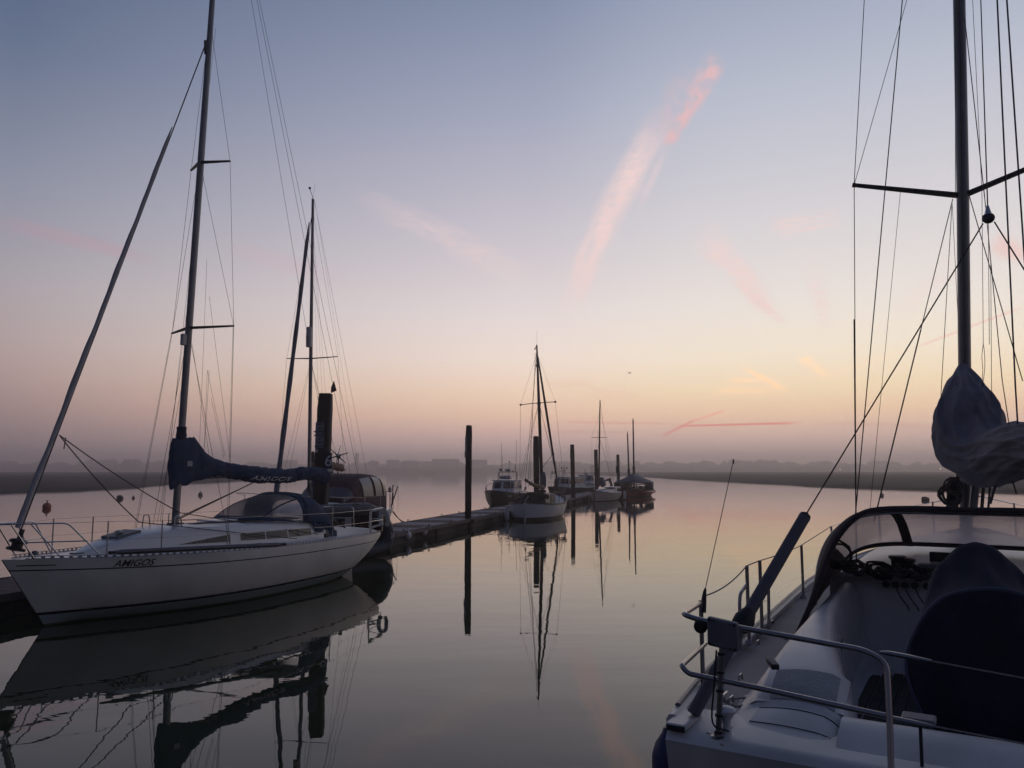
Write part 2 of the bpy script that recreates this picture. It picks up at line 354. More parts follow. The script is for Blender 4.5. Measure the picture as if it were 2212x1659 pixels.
def coil(c, r, turns, mat, name, parent, tr=.008, flat=.3, ax=(0, 0, 1), seed=1):
    rr = random.Random(seed); Z = Vector(ax).normalized(); A = Z.orthogonal().normalized(); B = Z.cross(A); pts = []
    for i in range(turns * 14):
        t = i / 14 * 2 * math.pi; q = r * (1 + .25 * math.sin(t * .37 + seed) + rr.uniform(-.06, .06))
        pts.append(Vector(c) + A * math.cos(t) * q + B * math.sin(t) * q * (1 - flat * .3) + Z * (rr.uniform(-1, 1) * .02 + .004 * i / 14))
    return MB().tube(pts, tr, 5).build(name, mat, parent)

def text_part(s, size, mat, parent, fn, name='lettering', shear=0.0, thin=0.0, align='CENTER', sx_=1.0, space=1.0, cut=0.0):
    """flat lettering whose every vertex is laid on a surface by fn(u, v)"""
    cu = bpy.data.curves.new(name, 'FONT'); cu.body = s; cu.size = size; cu.shear = shear; cu.align_x = align; cu.offset = thin; cu.space_character = space
    o = bpy.data.objects.new(name, cu); COL.objects.link(o); dg = bpy.context.evaluated_depsgraph_get()
    me = bpy.data.meshes.new_from_object(o.evaluated_get(dg)); bpy.data.objects.remove(o, do_unlink=True)
    for v in me.vertices: v.co = fn(v.co.x * sx_, v.co.y)
    r = bpy.data.objects.new(name, me); COL.objects.link(r); me.materials.clear(); me.materials.append(MT[mat]); r.parent = parent
    return r

# ------------------------------------------------------------------ hulls
class Hull:
    def __init__(s, L, beam, sheer, keel, bow_rake=.9, stern_rake=.0, e1=1.0, e2=1.0, x0=0.0):
        s.x0 = x0
        s.L, s.bt, s.st, s.kt, s.br, s.sr, s.e1, s.e2 = L, beam, sheer, keel, bow_rake, stern_rake, e1, e2
    def pt(s, x, t, side=1):
        """x nominal station, t 0 at keel to 1 at sheer"""
        b = interp(s.bt, x); zs = interp(s.st, x); zb = interp(s.kt, x)
        ph = t * math.pi / 2; y = b * math.sin(ph) ** s.e1; z = zb + (zs - zb) * (1 - math.cos(ph) ** s.e2)
        f = (1 - (z - zb) / (zs - zb + 1e-6)); k = max(0, (x / s.L - .6) / .4) ** 2.2; k0 = max(0, (s.x0 / s.L + .12 - x / s.L) / .12)
        return Vector((x - s.br * f * k + s.sr * f * k0, side * y, z)), zs - z
    def side(s, x, ds, off=.004, side=1):
        zs = interp(s.st, x); zb = interp(s.kt, x); q = min(1, max(0, 1 - (zs - ds - zb) / (zs - zb)))
        t = math.acos(q ** (1 / s.e2)) / (math.pi / 2); p, _ = s.pt(x, t, side); p2, _ = s.pt(x, max(0, t - .03), side); p3, _ = s.pt(min(s.L, x + .05), t, side)
        n = (p - p2).cross(p3 - p); n = n.normalized() * (1 if n.y * side > 0 else -1)
        return p + n * off
    def build(s, mat, parent, ns=40, nt_=16, name='hull'):
        m = MB(); a = []; rings = []
        xs = [s.x0 + (s.L - s.x0) * (i / ns) for i in range(ns + 1)]
        for x in xs:
            r = []
            for side, rng in ((1, range(nt_, -1, -1)), (-1, range(1, nt_ + 1))):
                for j in rng:
                    p, d = s.pt(x, j / nt_, side); r.append(p); a.append(d)
            rings.append(r)
        m.loft(rings, closed=False, cap=False); n = len(rings[0])
        m.f.append(tuple(range(n)))
        m.a = a; return m.build(name, mat, parent)
    def deck(s, mat, parent, camber=.05, drop=.0, name='deck', x0=0.0, x1=None, ns=30, inset=.0):
        x1 = s.L if x1 is None else x1; x0 = max(x0, s.x0); rows = []
        for i in range(ns + 1):
            x = x0 + (x1 - x0) * i / ns; b = max(0.001, interp(s.bt, x) - inset); z = interp(s.st, x) - drop
            rows.append([Vector((x, b * q, z + camber * b * (1 - q * q))) for q in [k / 5 - 1 for k in range(11)]])
        return MB().sheet(rows).build(name, mat, parent)

# ------------------------------------------------------------------ water, banks, far shore
def water():
    m = bpy.data.materials.new('water'); m.use_nodes = True; t = m.node_tree; b = t.nodes['Principled BSDF']
    b.inputs['Base Color'].default_value = (.030, .038, .019, 1); b.inputs['Specular Tint'].default_value = (1, .92, .78, 1); b.inputs['Roughness'].default_value = .012; b.inputs['IOR'].default_value = 1.333
    tcn = t.nodes.new('ShaderNodeTexCoord')
    mp = t.nodes.new('ShaderNodeMapping'); mp.inputs['Scale'].default_value = (.55, 1.5, 1); t.links.new(tcn.outputs['Object'], mp.inputs[0])
    n1 = t.nodes.new('ShaderNodeTexNoise'); n1.inputs['Scale'].default_value = .55; n1.inputs['Detail'].default_value = 1.5; t.links.new(mp.outputs[0], n1.inputs['Vector'])
    n2 = t.nodes.new('ShaderNodeTexNoise'); n2.inputs['Scale'].default_value = 2.4; n2.inputs['Detail'].default_value = 2; t.links.new(mp.outputs[0], n2.inputs['Vector'])
    n3 = t.nodes.new('ShaderNodeTexNoise'); n3.inputs['Scale'].default_value = .06; t.links.new(tcn.outputs['Object'], n3.inputs['Vector'])
    mr = t.nodes.new('ShaderNodeMapRange'); mr.inputs[1].default_value = .4; mr.inputs[2].default_value = .6; t.links.new(n3.outputs['Fac'], mr.inputs[0])
    mr.inputs[3].default_value = .35
    b1 = t.nodes.new('ShaderNodeBump'); b1.inputs['Distance'].default_value = .006; b1.inputs['Strength'].default_value = 1; t.links.new(n1.outputs['Fac'], b1.inputs['Height'])
    b2 = t.nodes.new('ShaderNodeBump'); b2.inputs['Distance'].default_value = .0017; t.links.new(mr.outputs[0], b2.inputs['Strength']); t.links.new(n2.outputs['Fac'], b2.inputs['Height'])
    t.links.new(b1.outputs[0], b2.inputs['Normal']); t.links.new(b2.outputs[0], b.inputs['Normal'])
    q = MB(); q.add([(-1700, -90, 0), (1700, -90, 0), (1700, 1750, 0), (-1700, 1750, 0)], [(0, 1, 2, 3)])
    kind(q.build('water', m, smooth=False), 'structure')
water()

def bank(name, shore, back, h, mat, n=120, seed=0):
    """low mud bank: shore polyline rises gently to height h and runs back to the back polyline"""
    def along(P, t):
        d = [0]
        for i in range(1, len(P)): d.append(d[-1] + (Vector(P[i]) - Vector(P[i - 1])).length)
        q = t * d[-1]
        for i in range(1, len(P)):
            if q <= d[i] + 1e-6: return Vector(P[i - 1]).lerp(Vector(P[i]), (q - d[i - 1]) / (d[i] - d[i - 1]))
        return Vector(P[-1])
    rows = []
    for i in range(n + 1):
        t = i / n; a = along(shore, t); b = along(back, t); u = (b - a); Ln = u.length; u.normalize(); row = []
        w = mnoise.noise(Vector((a.x * .09, a.y * .09, seed))) * 3 + mnoise.noise(Vector((a.x * .4, a.y * .4, seed))) * .8
        for s_, z in ((0, -.3), (.6, .05), (2.5, .35), (7, .65), (16, .9), (40, 1.0), (Ln * .5, 1.0), (Ln, 1.0)):
            s2 = min(s_, Ln); p = a + u * (s2 + w * (1 if s_ < 30 else 0))
            row.append(Vector((p.x, p.y, (z * h if z > 0 else z) + (mnoise.noise(Vector((p.x * .2, p.y * .2, 3 + seed))) * .14 * h if z > .2 else 0))))
        rows.append(row)
    return kind(MB().sheet(rows).build(name, mat), 'structure')
bank('marsh_bank_west', [(-160, 62, 0), (-62, 88, 0), (-62, 107, 0), (-60, 126, 0), (-64, 148, 0), (-72, 165, 0), (-68, 190, 0), (-80, 300, 0), (-95, 480, 0)],
     [(-420, 62, 0), (-420, 160, 0), (-420, 240, 0), (-420, 330, 0), (-420, 400, 0), (-430, 470, 0), (-430, 520, 0), (-430, 560, 0), (-430, 620, 0)], 1.1, 'marsh', seed=1)
bank('marsh_bank_east', [(150, 66, 0), (64, 92, 0), (57, 112, 0), (50, 134, 0), (51, 170, 0), (50, 240, 0), (52, 330, 0), (46, 460, 0), (40, 640, 0)],
     [(600, 66, 0), (600, 150, 0), (600, 220, 0), (600, 300, 0), (600, 380, 0), (600, 470, 0), (600, 560, 0), (600, 640, 0), (600, 700, 0)], 1.0, 'marsh', seed=5)
def far_land():
    rows = []
    for i in range(121):
        x = -1650 + 3300 * i / 120; n1 = mnoise.noise(Vector((x * .004, 1, 0))) * 60
        y0 = 980 + n1 + abs(x) * .05
        rows.append([Vector((x, y0, -.4)), Vector((x, y0 + 6, 1.6)), Vector((x, y0 + 120, 2.6)), Vector((x, y0 + 330, 6 + 5 * (mnoise.noise(Vector((x * .003, 4, 0))) + .5))), Vector((x, y0 + 560, 9 + 5 * (mnoise.noise(Vector((x * .003, 4, 0))) + .5)))])
    kind(MB().sheet(rows).build('far_shore', 'far_field'), 'structure')
far_land()
def far_trees():
    m = MB(); r = random.Random(3)
    ico = [(math.cos(a) * math.cos(e), math.sin(a) * math.cos(e), math.sin(e)) for e in (-.9, -.3, .3, .9) for a in [k * math.pi / 4 for k in range(8)]]
    def clump(x, y, z0, w, h):
        rings = []
        for e in (-1.2, -.7, -.2, .3, .8, 1.3):
            rr = math.cos(e); ring = []
            for k in range(7):
                a = k * 2 * math.pi / 7; q = 1 + .35 * r.uniform(-1, 1)
                ring.append(Vector((x + w * rr * math.cos(a) * q, y + w * rr * math.sin(a) * q, z0 + h * (.5 + .5 * math.sin(e) / math.sin(1.3)) * (1 + .12 * r.uniform(-1, 1)))))
            rings.append(ring)
        m.loft(rings)
    for row, (yy, hh, n) in enumerate(((1075, 4.2, 360), (1180, 7.0, 330), (1320, 10.5, 330))):
        for i in range(n):
            x = -1600 + 3200 * (i + r.random()) / n; d = mnoise.noise(Vector((x * .012, row * 9.1, 2.2)))
            if d < -.42: continue
            h = hh * (.55 + .6 * r.random() + .6 * max(0, d)); clump(x, yy + r.uniform(-40, 40), (1.2, 2.5, 5.5)[row], r.uniform(7, 15), h)
    kind(m.build('far_treeline', 'far_trees'), 'stuff')
far_trees()

def building(px0, px1, pytop, Y, label, dz=12, roof=True, pts=None, cat='building', group='buildings on the far shore'):
    a, b = at_y(px0, pytop, Y), at_y(px1, pytop, Y); w = b.x - a.x; top = a.z; z0 = 1.5
    t = thing('tower' if cat == 'tower' else 'building', ((a.x + b.x) / 2, Y, z0), 0, label, cat, group)
    H = top - z0; hb = H * (.8 if roof else 1)
    MB().box((0, 0, hb / 2), (w, dz, hb)).build('wall', 'far_wall', t, smooth=False)
    if roof:
        m = MB(); m.add([(-w / 2 - .5, -dz / 2 - .5, hb), (w / 2 + .5, -dz / 2 - .5, hb), (w / 2 + .5, dz / 2 + .5, hb), (-w / 2 - .5, dz / 2 + .5, hb), (-w / 2 + 2, 0, H), (w / 2 - 2, 0, H)],
                        [(0, 1, 5, 4), (1, 2, 5), (2, 3, 4, 5), (3, 0, 4), (3, 2, 1, 0)]); m.build('roof', 'far_roof', t, smooth=False)
    for cx in (pts or []):
        MB().box(((cx - .5) * w, 0, H + .8), (1.6, 1.6, 2.4)).build('chimney', 'far_wall', t, smooth=False)
building(268, 303, 993, 1120, 'long far house with chimneys above the trees behind the left forestay', pts=[.08, .3, .7, .92])
building(768, 774, 979, 1150, 'tall pale tower rising from the far shore right of pile number 6', 8, False, cat='tower')
building(606, 641, 994.5, 1120, 'long flat far building seen between the two left hand masts', roof=False)
building(797, 818, 995, 1110, 'grey far building just right of the pale tower', pts=[.3])
building(836, 862, 993.5, 1110, 'flat topped far building left of the tall plain pile', roof=False)
building(934, 992, 991.5, 1130, 'wide grey far block directly left of the tall plain pile', roof=False)
building(1017, 1052, 993, 1110, 'far block seen above the workboat between pile and antennas', roof=False)
building(868, 905, 995, 1110, 'low far block with pitched roof beyond the pontoon', roof=True)

def lamp(px, py, Y, label):
    p = at_y(px, py, Y); t = thing('street_lamp', (p.x, p.y, 1.5), 0, label, 'street lamp', 'lit lamps on the far shore')
    MB().tube([(0, 0, 0), (0, 0, p.z - 1.5)], .12, 6).build('post', 'alloy_dark', t)
    e = bpy.data.materials.get('lamp_glow')
    if e is None:
        e = bpy.data.materials.new('lamp_glow'); e.use_nodes = True; b = e.node_tree.nodes['Principled BSDF']
        b.inputs['Emission Color'].default_value = (1, .85, .6, 1); b.inputs['Emission Strength'].default_value = 6
    MB().ball((0, 0, p.z - 1.5), .45).build('lamp_head', e, t)
lamp(1799, 1014.5, 900, 'small lit lamp on the far shore, left one of the close pair')
lamp(1815, 1014.5, 900, 'small lit lamp on the far shore, right one of the close pair')
lamp(2032, 1013, 900, 'single small lit lamp on the far shore beside the grey sail bundle')

# air: thin even mist over the estuary
hz = MB().box((0, 840, 15.25), (3560, 1960, 32.5)).build('haze', 'far_field', smooth=False)
hm = bpy.data.materials.new('haze'); hm.use_nodes = True; hm.node_tree.nodes.clear()
ho = hm.node_tree.nodes.new('ShaderNodeOutputMaterial'); hv = hm.node_tree.nodes.new('ShaderNodeVolumePrincipled')
hv.inputs['Color'].default_value = (1, .92, .94, 1); hv.inputs['Density'].default_value = .0015; hv.inputs['Anisotropy'].default_value = .75
hm.node_tree.links.new(hv.outputs[0], ho.inputs['Volume']); hz.data.materials.clear(); hz.data.materials.append(hm)
kind(hz, 'stuff')

# ================================================================== the white sloop on the left
A = Frame(-4.14, 21.77, 206.6)
def sloop_left():
    t = thing('sailing_yacht', (A.X, A.Y, 0), A.rz, 'white yacht with blue sail cover and blue sprayhood in the left foreground', 'sailing yacht', 'sailing yachts')
    c = lambda px, py, y=0.0: A.hit(px, py, y=y)
    H = Hull(9.75, [(.42, .90), (1.0, 1.13), (2, 1.36), (3.5, 1.54), (5, 1.60), (6.3, 1.5), (7.5, 1.18), (8.4, .8), (9.2, .36), (9.75, .02)],
             [(0, 1.03), (2, 1.05), (4, 1.06), (6, 1.09), (8, 1.14), (9.75, 1.21)],
             [(.42, .42), (1.1, .08), (1.7, -.12), (3, -.36), (5, -.45), (6.8, -.30), (8, -.14), (8.9, -.03), (9.75, -.02)], bow_rake=.82, stern_rake=.26, x0=.42)
    hm_ = banded('sloop_hull', (.70, .68, .64), [(.185, .207, (.012, .013, .02))], .25,
                 [(-2, .035, (.10, .12, .09)), (.035, .20, (.30, .36, .38)), (.20, .245, (.010, .010, .012)), (.245, .262, (.5, .49, .47))])
    H.build(hm_, t, 56, 18)
    H.deck('gelcoat', t, .04, drop=.004)
    # black cove line dashes near the bow
    m = MB(); m.sheet([[H.side(x, d, .004) for x in [9.12 + .03 * k for k in range(18)]] for d in (.10, .117)]); m.build('cove_stripe', 'black_letter', t)
    text_part('AMIGOS', .165, 'black_letter', t, lambda u, v: H.side(8.02 - u, .168 - v, .006), 'name_lettering', shear=.55, thin=.0015, sx_=1.02)
    # perforated toe rail
    for sd in (1, -1):
        m = MB(); h_ = .055; xs = [.47 + i * .12 for i in range(76)]
        P = lambda x: Vector((x, sd * (interp(H.bt, x) - .01), interp(H.st, x)))
        for z0, z1 in ((0, .014), (.042, h_)):
            m.loft([[P(x) + Vector((0, dy, z)) for dy, z in ((-.006, z0), (.006, z0), (.006, z1), (-.006, z1))] for x in xs])
        for x in xs[:-1]:
            a, b = P(x), P(x + .045); m.loft([[q + Vector((0, dy, z)) for dy, z in ((-.005, .014), (.005, .014), (.005, .042), (-.005, .042))] for q in (a, b)])
        m.build('toe_rail', 'rail_alloy', t, smooth=False)
    # coachroof
    cr_w = [(2.75, .98), (4, .98), (5.2, .90), (6.3, .76), (7.2, .56), (8.0, .34), (8.45, .12)]
    cr_z = [(2.75, 1.50), (4, 1.50), (5.2, 1.52), (6.3, 1.55), (7.2, 1.49), (8.0, 1.33), (8.45, 1.2)]
    rings = []
    for i in range(33):
        x = 2.75 + 5.75 * i / 32; w = interp(cr_w, x); z = interp(cr_z, x); zd = interp(H.st, x) - .02; hgt = z - zd; r = []
        for q in (1, .985, .955, .92, .84, .6, .3, 0, -.3, -.6, -.84, -.92, -.955, -.985, -1):
            aq = abs(q); k = {1: 0, .985: .35, .955: .68, .92: .86, .84: .96}.get(aq, 1.0)
            yy = w * {1: 1, .985: .975, .955: .94, .92: .9, .84: .84}.get(aq, aq)
            r.append(Vector((x, math.copysign(yy, q) if q else 0, zd + hgt * k + (.05 * (1 - (yy / w) ** 2) * w if aq < .9 else 0))))
        rings.append(r)
    m = MB(); m.sheet(rings); m.f.append(tuple(range(15))); m.build('coachroof', 'gelcoat', t)
    def wallp(x, k, off=.004):
        w = interp(cr_w, x); z = interp(cr_z, x); zd = interp(H.st, x) - .02
        y = w * (1 - .025 * min(k, .35) / .35 - .035 * max(0, k - .35) / .33); return Vector((x, y + off, zd + (z - zd) * k))
    for x0, x1, k0a, k1a, k0b, k1b in ((3.25, 4.0, .30, .66, .30, .67), (4.04, 4.66, .30, .67, .31, .66), (4.70, 5.35, .31, .66, .32, .62), (5.62, 6.75, .3, .62, .32, .33)):
        m = MB(); m.sheet([[wallp(x0 + (x1 - x0) * i / 6, (k0a + (k0b - k0a) * i / 6) + ((k1a - k0a) + ((k1b - k0b) - (k1a - k0a)) * i / 6) * j / 3, .007) for i in range(7)] for j in range(4)])
        m.build('cabin_window', 'glass_dark', t)
    m = MB(); m.add([wallp(2.84, .38, .006), wallp(3.12, .38, .006), wallp(3.12, .72, .006), wallp(2.84, .72, .006)], [(0, 1, 2, 3)]); op = m.build('opening_port', 'glass_dark', t)
    MB().tube(fillet([wallp(2.82, .36, .01), wallp(3.14, .36, .01), wallp(3.14, .74, .01), wallp(2.82, .74, .01), wallp(2.82, .36, .01)], .03), .009, 6).build('port_frame', 'off_white', op)
    m = MB(); m.box((7.55, 0, 1.47), (.5, .5, .05), ax=((1, 0, -.2), (0, 1, 0), (.2, 0, 1))); ht = m.build('foredeck_hatch', 'plastic_grey', t, bevel=.015)
    m = MB(); m.lathe([(.07, 0), (.075, .03), (.04, .05), (.02, .055)], (7.6, 0, 1.50), 12); m.build('vent', 'off_white', t)
    for sd in (1, -1):
        MB().tube([(x, sd * (interp(cr_w, x) * .8), interp(cr_z, x) + .07) for x in (3.2, 4, 5, 5.9)], .012, 6).build('handrail', 'teak', t)
    MB().box((5.05, 0, 1.60), (.9, .62, .035)).build('companion_slide', 'gelcoat', t, bevel=.01)
    for k in range(5): wire('deck_line', t, (6.2, .12 + .07 * k, 1.59), (3.3, .25 + .12 * k, 1.575), .006, 'rope')
    coil((4.6, .55, 1.60), .11, 4, 'rope_pale', 'halyard_tail', t, .008, seed=4)
    # cockpit: coamings, seats and well
    for sd in (1, -1):
        m = MB(); m.loft([[Vector((x, sd * y, z)) for y, z in ((.92, 1.02), (.86, 1.02 + hh), (.74, 1.03 + hh), (.68, 1.0))] for x, hh in ((.45, .03), (.8, .13), (1.6, .22), (2.76, .30))]); m.build('coaming', 'gelcoat', t, bevel=.02)
        MB().lathe([(.075, 0), (.075, .05), (.045, .07), (.05, .14), (.03, .15)], (1.9, sd * .8, 1.24), 12).build('winch', 'alloy_dark', t)
    MB().box((1.6, 0, 1.09), (2.3, .34, .02)).build('cockpit_well', 'black_plastic', t, smooth=False)
    MB().tube([(.9, 0, 1.1), (1.5, 0, 1.55), (1.7, 0, 1.57)], .018, 6).build('tiller', 'teak', t)
    # spars
    mp = [(380, 1132), (383, 940), (401, 704), (432, 348), (466, 0), (494, -330)]
    P = [c(*q) for q in mp]; lx = [(p.z, p.x) for p in P]
    fx = lambda z: 6.32 + (5.98 - 6.32) * max(0, z - 1.6) / 12.0
    zt = P[-1].z; mast = [Vector((fx(z), 0, z)) for z in (1.58, 4, 7, 10, 12.5, zt)]
    m = MB(); rs = []
    for p, k in zip(mast, (1, 1, 1, .98, .85, .65)):
        rs.append([p + Vector((math.cos(a) * .082 * k, math.sin(a) * .058 * k, 0)) for a in [i * math.pi / 7 for i in range(14)]])
    m.loft(rs); mo = m.build('mast', 'alloy', t)
    MB().box((fx(1.6), 0, 1.6), (.26, .22, .03)).build('mast_collar', 'alloy_dark', t, bevel=.01)
    b0 = c(375, 1020); zb = 2.62
    gn = Vector((fx(zb) - .08, 0, 2.55)); be = Vector((1.42, 0, 2.66))
    MB().tube([gn, be], .062, 10).build('boom', 'alloy', t)
    # blue sail cover: outline read from the boom, front sleeve wraps the mast
    top = [(370, 946), (416, 944), (430, 962), (458, 988), (500, 1001), (560, 1008), (620, 1013), (660, 1009), (690, 1010), (716, 1019)]
    bot = [(370, 1057), (402, 1048), (430, 1036), (458, 1031), (500, 1034), (560, 1044), (620, 1043), (660, 1037), (690, 1040), (705, 1046)]
    ts = [(c(*q).x, c(*q).z) for q in top][::-1]; bs = [(c(*q).x, c(*q).z) for q in bot][::-1]
    x_a, x_b = max(ts[0][0], bs[0][0]), min(ts[-1][0], bs[-1][0]) + .03; rings = []; NS = 90
    def cov(u, k):
        x = x_a + (x_b - x_a) * u; zt_ = interp(ts, x); zb_ = interp(bs, x); h = (zt_ - zb_) / 2; zc = (zt_ + zb_) / 2
        a = k * 2 * math.pi; near = max(0, (u - .86) / .14)
        w = .135 * (1 - .25 * abs(u - .5)) + .01 * near; w *= (1 - near ** 8 * .25)
        belly = math.sin(a)
        wr = mnoise.noise(Vector((x * 5.5 + belly * 1.2, a * .9, 1))) * .036 + (abs(mnoise.noise(Vector((x * 9 + belly * 5, a * 1.4, 4)))) - .2) * .060 + mnoise.noise(Vector((x * 22 + belly * 4, a * 3, 4))) * .012
        tie = 1 - .16 * max(0, 1 - abs(((x - x_a) / .46) % 1 - .5) / .13) * (1 if u < .78 else 0)
        y = math.cos(a) * (w + wr) * tie; z = zc + math.sin(a) * (h + wr * .7) * (tie if u < .8 else 1)
        return Vector((x, y, z))
    for i in range(NS + 1): rings.append([cov(i / NS, k / 28) for k in range(28)])
    m = MB(); m.loft(rings); sc_ = m.build('sail_cover', 'blue_canvas', t)
    def on_cover(u, v):
        x = 3.75 - u; uu = (x - x_a) / (x_b - x_a); k = -.12 + v * .5; p = cov(uu, k % 1.0); q = cov(uu, (k + .01) % 1.0)
        return p + Vector((0, .012, 0))
    text_part('AMIGOS', .27, 'white_letter', sc_, on_cover, 'name_lettering', shear=.2, thin=.006, sx_=1.3)
    for k in range(7):
        u = .06 + .095 * k; MB().tube([cov(u, j / 20) * 1.0 + Vector((0, .006 * (1 if math.cos(j / 20 * 6.28) > 0 else -1), 0)) for j in range(21)], .007, 5).build('sail_tie', 'rope_blue', sc_)
    q = [cov((fx(3) + .04 - x_a) / (x_b - x_a), .03)]; pc = cov(.93, .0); MB().box((pc.x, pc.y + .008, 2.83), (.13, .012, .11)).build('patch', 'sailcloth', sc_)
    MB().lathe([(.10, 0), (.11, .08), (.095, .16), (.10, .26)], (fx(3.4), 0, 3.34), 12).build('cover_collar', 'navy_canvas', sc_)
    # kicker, mainsheet
    wire('kicker', t, (fx(1.8) - .06, 0, 1.68), c(560, 1036), .014, 'rope'); wire('kicker', t, (fx(1.8) - .06, .02, 1.72), c(548, 1042), .009, 'rope')
    mb_ = c(668, 1044); m = MB()
    for k in range(4): m.tube([mb_ + Vector((-.03 + .02 * k, 0, -.08)), Vector((1.95 + .04 * k, -.05 + .05 * k, 1.18))], .008, 5)
    m.tube([mb_, mb_ + Vector((0, 0, -.22))], .035, 6); m.build('mainsheet', 'rope', t)
    # spreaders, rigging
    tips = {}
    for nm, py_n, py_f, yt, yf in (('low', (505, 704), (372, 720), .98, -.98), ('high', (497, 348), (413, 368), .78, -.78)):
        a, b = c(*py_n, yt), c(*py_f, yf); z = (a.z + b.z) / 2
        for p, sd in ((a, 1), (b, -1)):
            root = Vector((fx(z), sd * .05, z - .02)); tips[(nm, sd)] = p
            m = MB(); m.tube([root, p], [.032, .020], 6, flat=1.6); m.build('spreader', 'alloy_dark', t)
    head = Vector((fx(12.6), 0, 12.55)); mh = Vector((fx(zt), 0, zt - .1))
    for sd in (1, -1):
        cp = Vector((6.2, sd * 1.40, 1.12)); cp2 = Vector((5.95, sd * 1.2, 1.12))
        wire('shroud', t, cp, tips[('low', sd)], .0048); wire('shroud', t, tips[('low', sd)], tips[('high', sd)], .0042)
        wire('shroud', t, tips[('high', sd)], head + Vector((0, sd * .05, 0)), .0042); wire('shroud', t, tips[('low', sd)], (fx(9.3), sd * .05, 9.25), .004)
        wire('shroud', t, cp2, (fx(5.6), sd * .05, 5.5), .0048)
        wire('shroud', t, cp + Vector((.04, 0, 0)), tips[('low', sd)] + Vector((.02, 0, 0)), .0035)
        for q in (cp, cp2): MB().tube([q, q + Vector((0, -sd * .03, .3))], .012, 6).build('turnbuckle', 'steel', t)
    for (px, py), (qx, qy) in (((410, 735), (340, 1128)), ((440, 382), (346, 1128)), ((466, 60), (350, 1128)), ((452, 800), (440, 990)), ((415, 742), (452, 985)), ((452, 640), (497, 990))):
        wire('halyard', t, c(px, py, -.03), c(qx, qy, -.5 if qx < 360 else 0), .0034)
    for (px, py), (qx, qy) in (((447, 560), (430, 990)), ((448, 800), (440, 1000)), ((456, 860), (484, 990)), ((448, 800), (486, 985))): wire('lazy_jack', t, c(px, py, .1), c(qx, qy, .12), .003, 'rope')
    for k, yy in ((0, .0), (1, .28), (2, -.28)): wire('backstay', t, mh + Vector((-.12, yy * .1, 0)), Vector((.2 + .15 * k, yy * 1.6, 1.1)) if k else Vector((.12, 0, 1.1)), .0045)
    # rolled headsail
    ga, gb = c(38, 1140), c(372, 275); m = MB(); n = 60; pts = []; rr = []
    for i in range(n + 1):
        u = i / n; p = ga.lerp(gb, u); k = math.sin(u * 21) * .008; pts.append(p + Vector((k, k * .6, math.sin(u * math.pi) * -.02)))
        rr.append((.043 + .007 * math.sin(u * 24) + .004 * math.sin(u * 67)) * (1.05 if .06 < u < .3 else 1.0 - .35 * max(0, u - .5)) * (.35 + .65 * min(1, (1 - u) * 16)))
    m.tube(pts, rr, 10); gen = m.build('rolled_headsail', 'sailcloth', t)
    wire('forestay', t, (9.58, 0, 1.32), head, .013); st = c(444, 88)
    MB().tube([st + Vector((-.02, 0, -.3)), st], .035, 8).build('halyard_swivel', 'black_plastic', t)
    MB().lathe([(.03, -.07), (.145, -.06), (.15, -.02), (.09, 0), (.09, .06), (.145, .08), (.13, .12), (.04, .15), (.04, .3)], (9.52, 0, 1.40), 16, ax=(-.28, 0, 1)).build('furling_drum', 'black_plastic', t)
    clew = c(128, 940, .05)
    for e in (c(390, 1108, .1), c(300, 1128, .45)):
        wire('headsail_sheet', t, clew, e, .011, 'rope', sag=.06)
    wire('headsail_sheet', t, c(142, 945, .05), c(138, 970, .05), .01, 'rope'); wire('headsail_sheet', t, c(390, 1108, .1), (3.3, 1.2, 1.2), .009, 'rope'); wire('headsail_sheet', t, c(300, 1128, .45), (4.0, 1.2, 1.15), .009, 'rope')
    # pulpit, guard rails
    for sd in (1, -1):
        g = lambda x, z, k=.93: Vector((x, sd * interp(H.bt, x) * k, z))
        d_ = .62
        m = MB(); m.tube(fillet([g(8.45, 1.17), g(8.95, 1.78), Vector((9.75, sd * .20, 1.80)), Vector((9.98, 0, 1.80))], .1), .0125, 8)
        m.tube([g(9.0, 1.18), g(9.42, 1.79, .8)], .0125, 8); m.tube([g(9.35, 1.19), Vector((9.75, sd * .2, 1.79))], .0125, 8); m.tube([g(8.68, 1.46, .95), Vector((9.55, sd * .2, 1.48))], .011, 8); m.build('pulpit', 'steel', t)
        sx = [.72, 1.9, 3.8, 6.0, 7.35, 8.25]
        if sd == 1: sx = [.35, 3.15, 6.28, 7.72, 8.6][::1]; sx = [1.15, 3.3, 5.0, 7.35]; sx = [3.1, 1.2, 7.55, 8.4]
        else: sx = [1.2, 3.1, 5.2, 7.3, 8.4]
        sx = sorted(sx)
        for x in sx: MB().tube([g(x, interp(H.st, x) + .02, .97), g(x, interp(H.st, x) + .64, .97)], .012, 6).build('stanchion', 'steel', t)
        pl = [g(.75, 1.68)] + [g(x, interp(H.st, x) + .63, .97) for x in sx] + [g(8.93, 1.78)]
        MB().tube(pl, .0038, 5).build('guard_wire', 'steel', t); MB().tube([p - Vector((0, 0, .31)) for p in pl[:-1]] + [g(8.68, 1.46, .95)], .0036, 5).build('guard_wire', 'steel', t)
    # pushpit at the stern
    m = MB(); P1 = [Vector((x, y, z)) for x, y, z in ((1.2, 1.12, 1.06), (1.15, 1.1, 1.66), (.3, .86, 1.68), (.12, .5, 1.68), (.12, .28, 1.66), (.1, .26, 1.05))]
    for sd in (1, -1):
        q = [Vector((p.x, p.y * sd, p.z)) for p in P1]; m.tube(fillet(q, .12), .0125, 8); m.tube([Vector((p.x, p.y * sd, 1.36)) for p in P1[1:5]], .011, 8); m.tube([(.32, .86 * sd, 1.05), (.3, .86 * sd, 1.68)], .0125, 8)
    m.build('pushpit', 'steel', t)
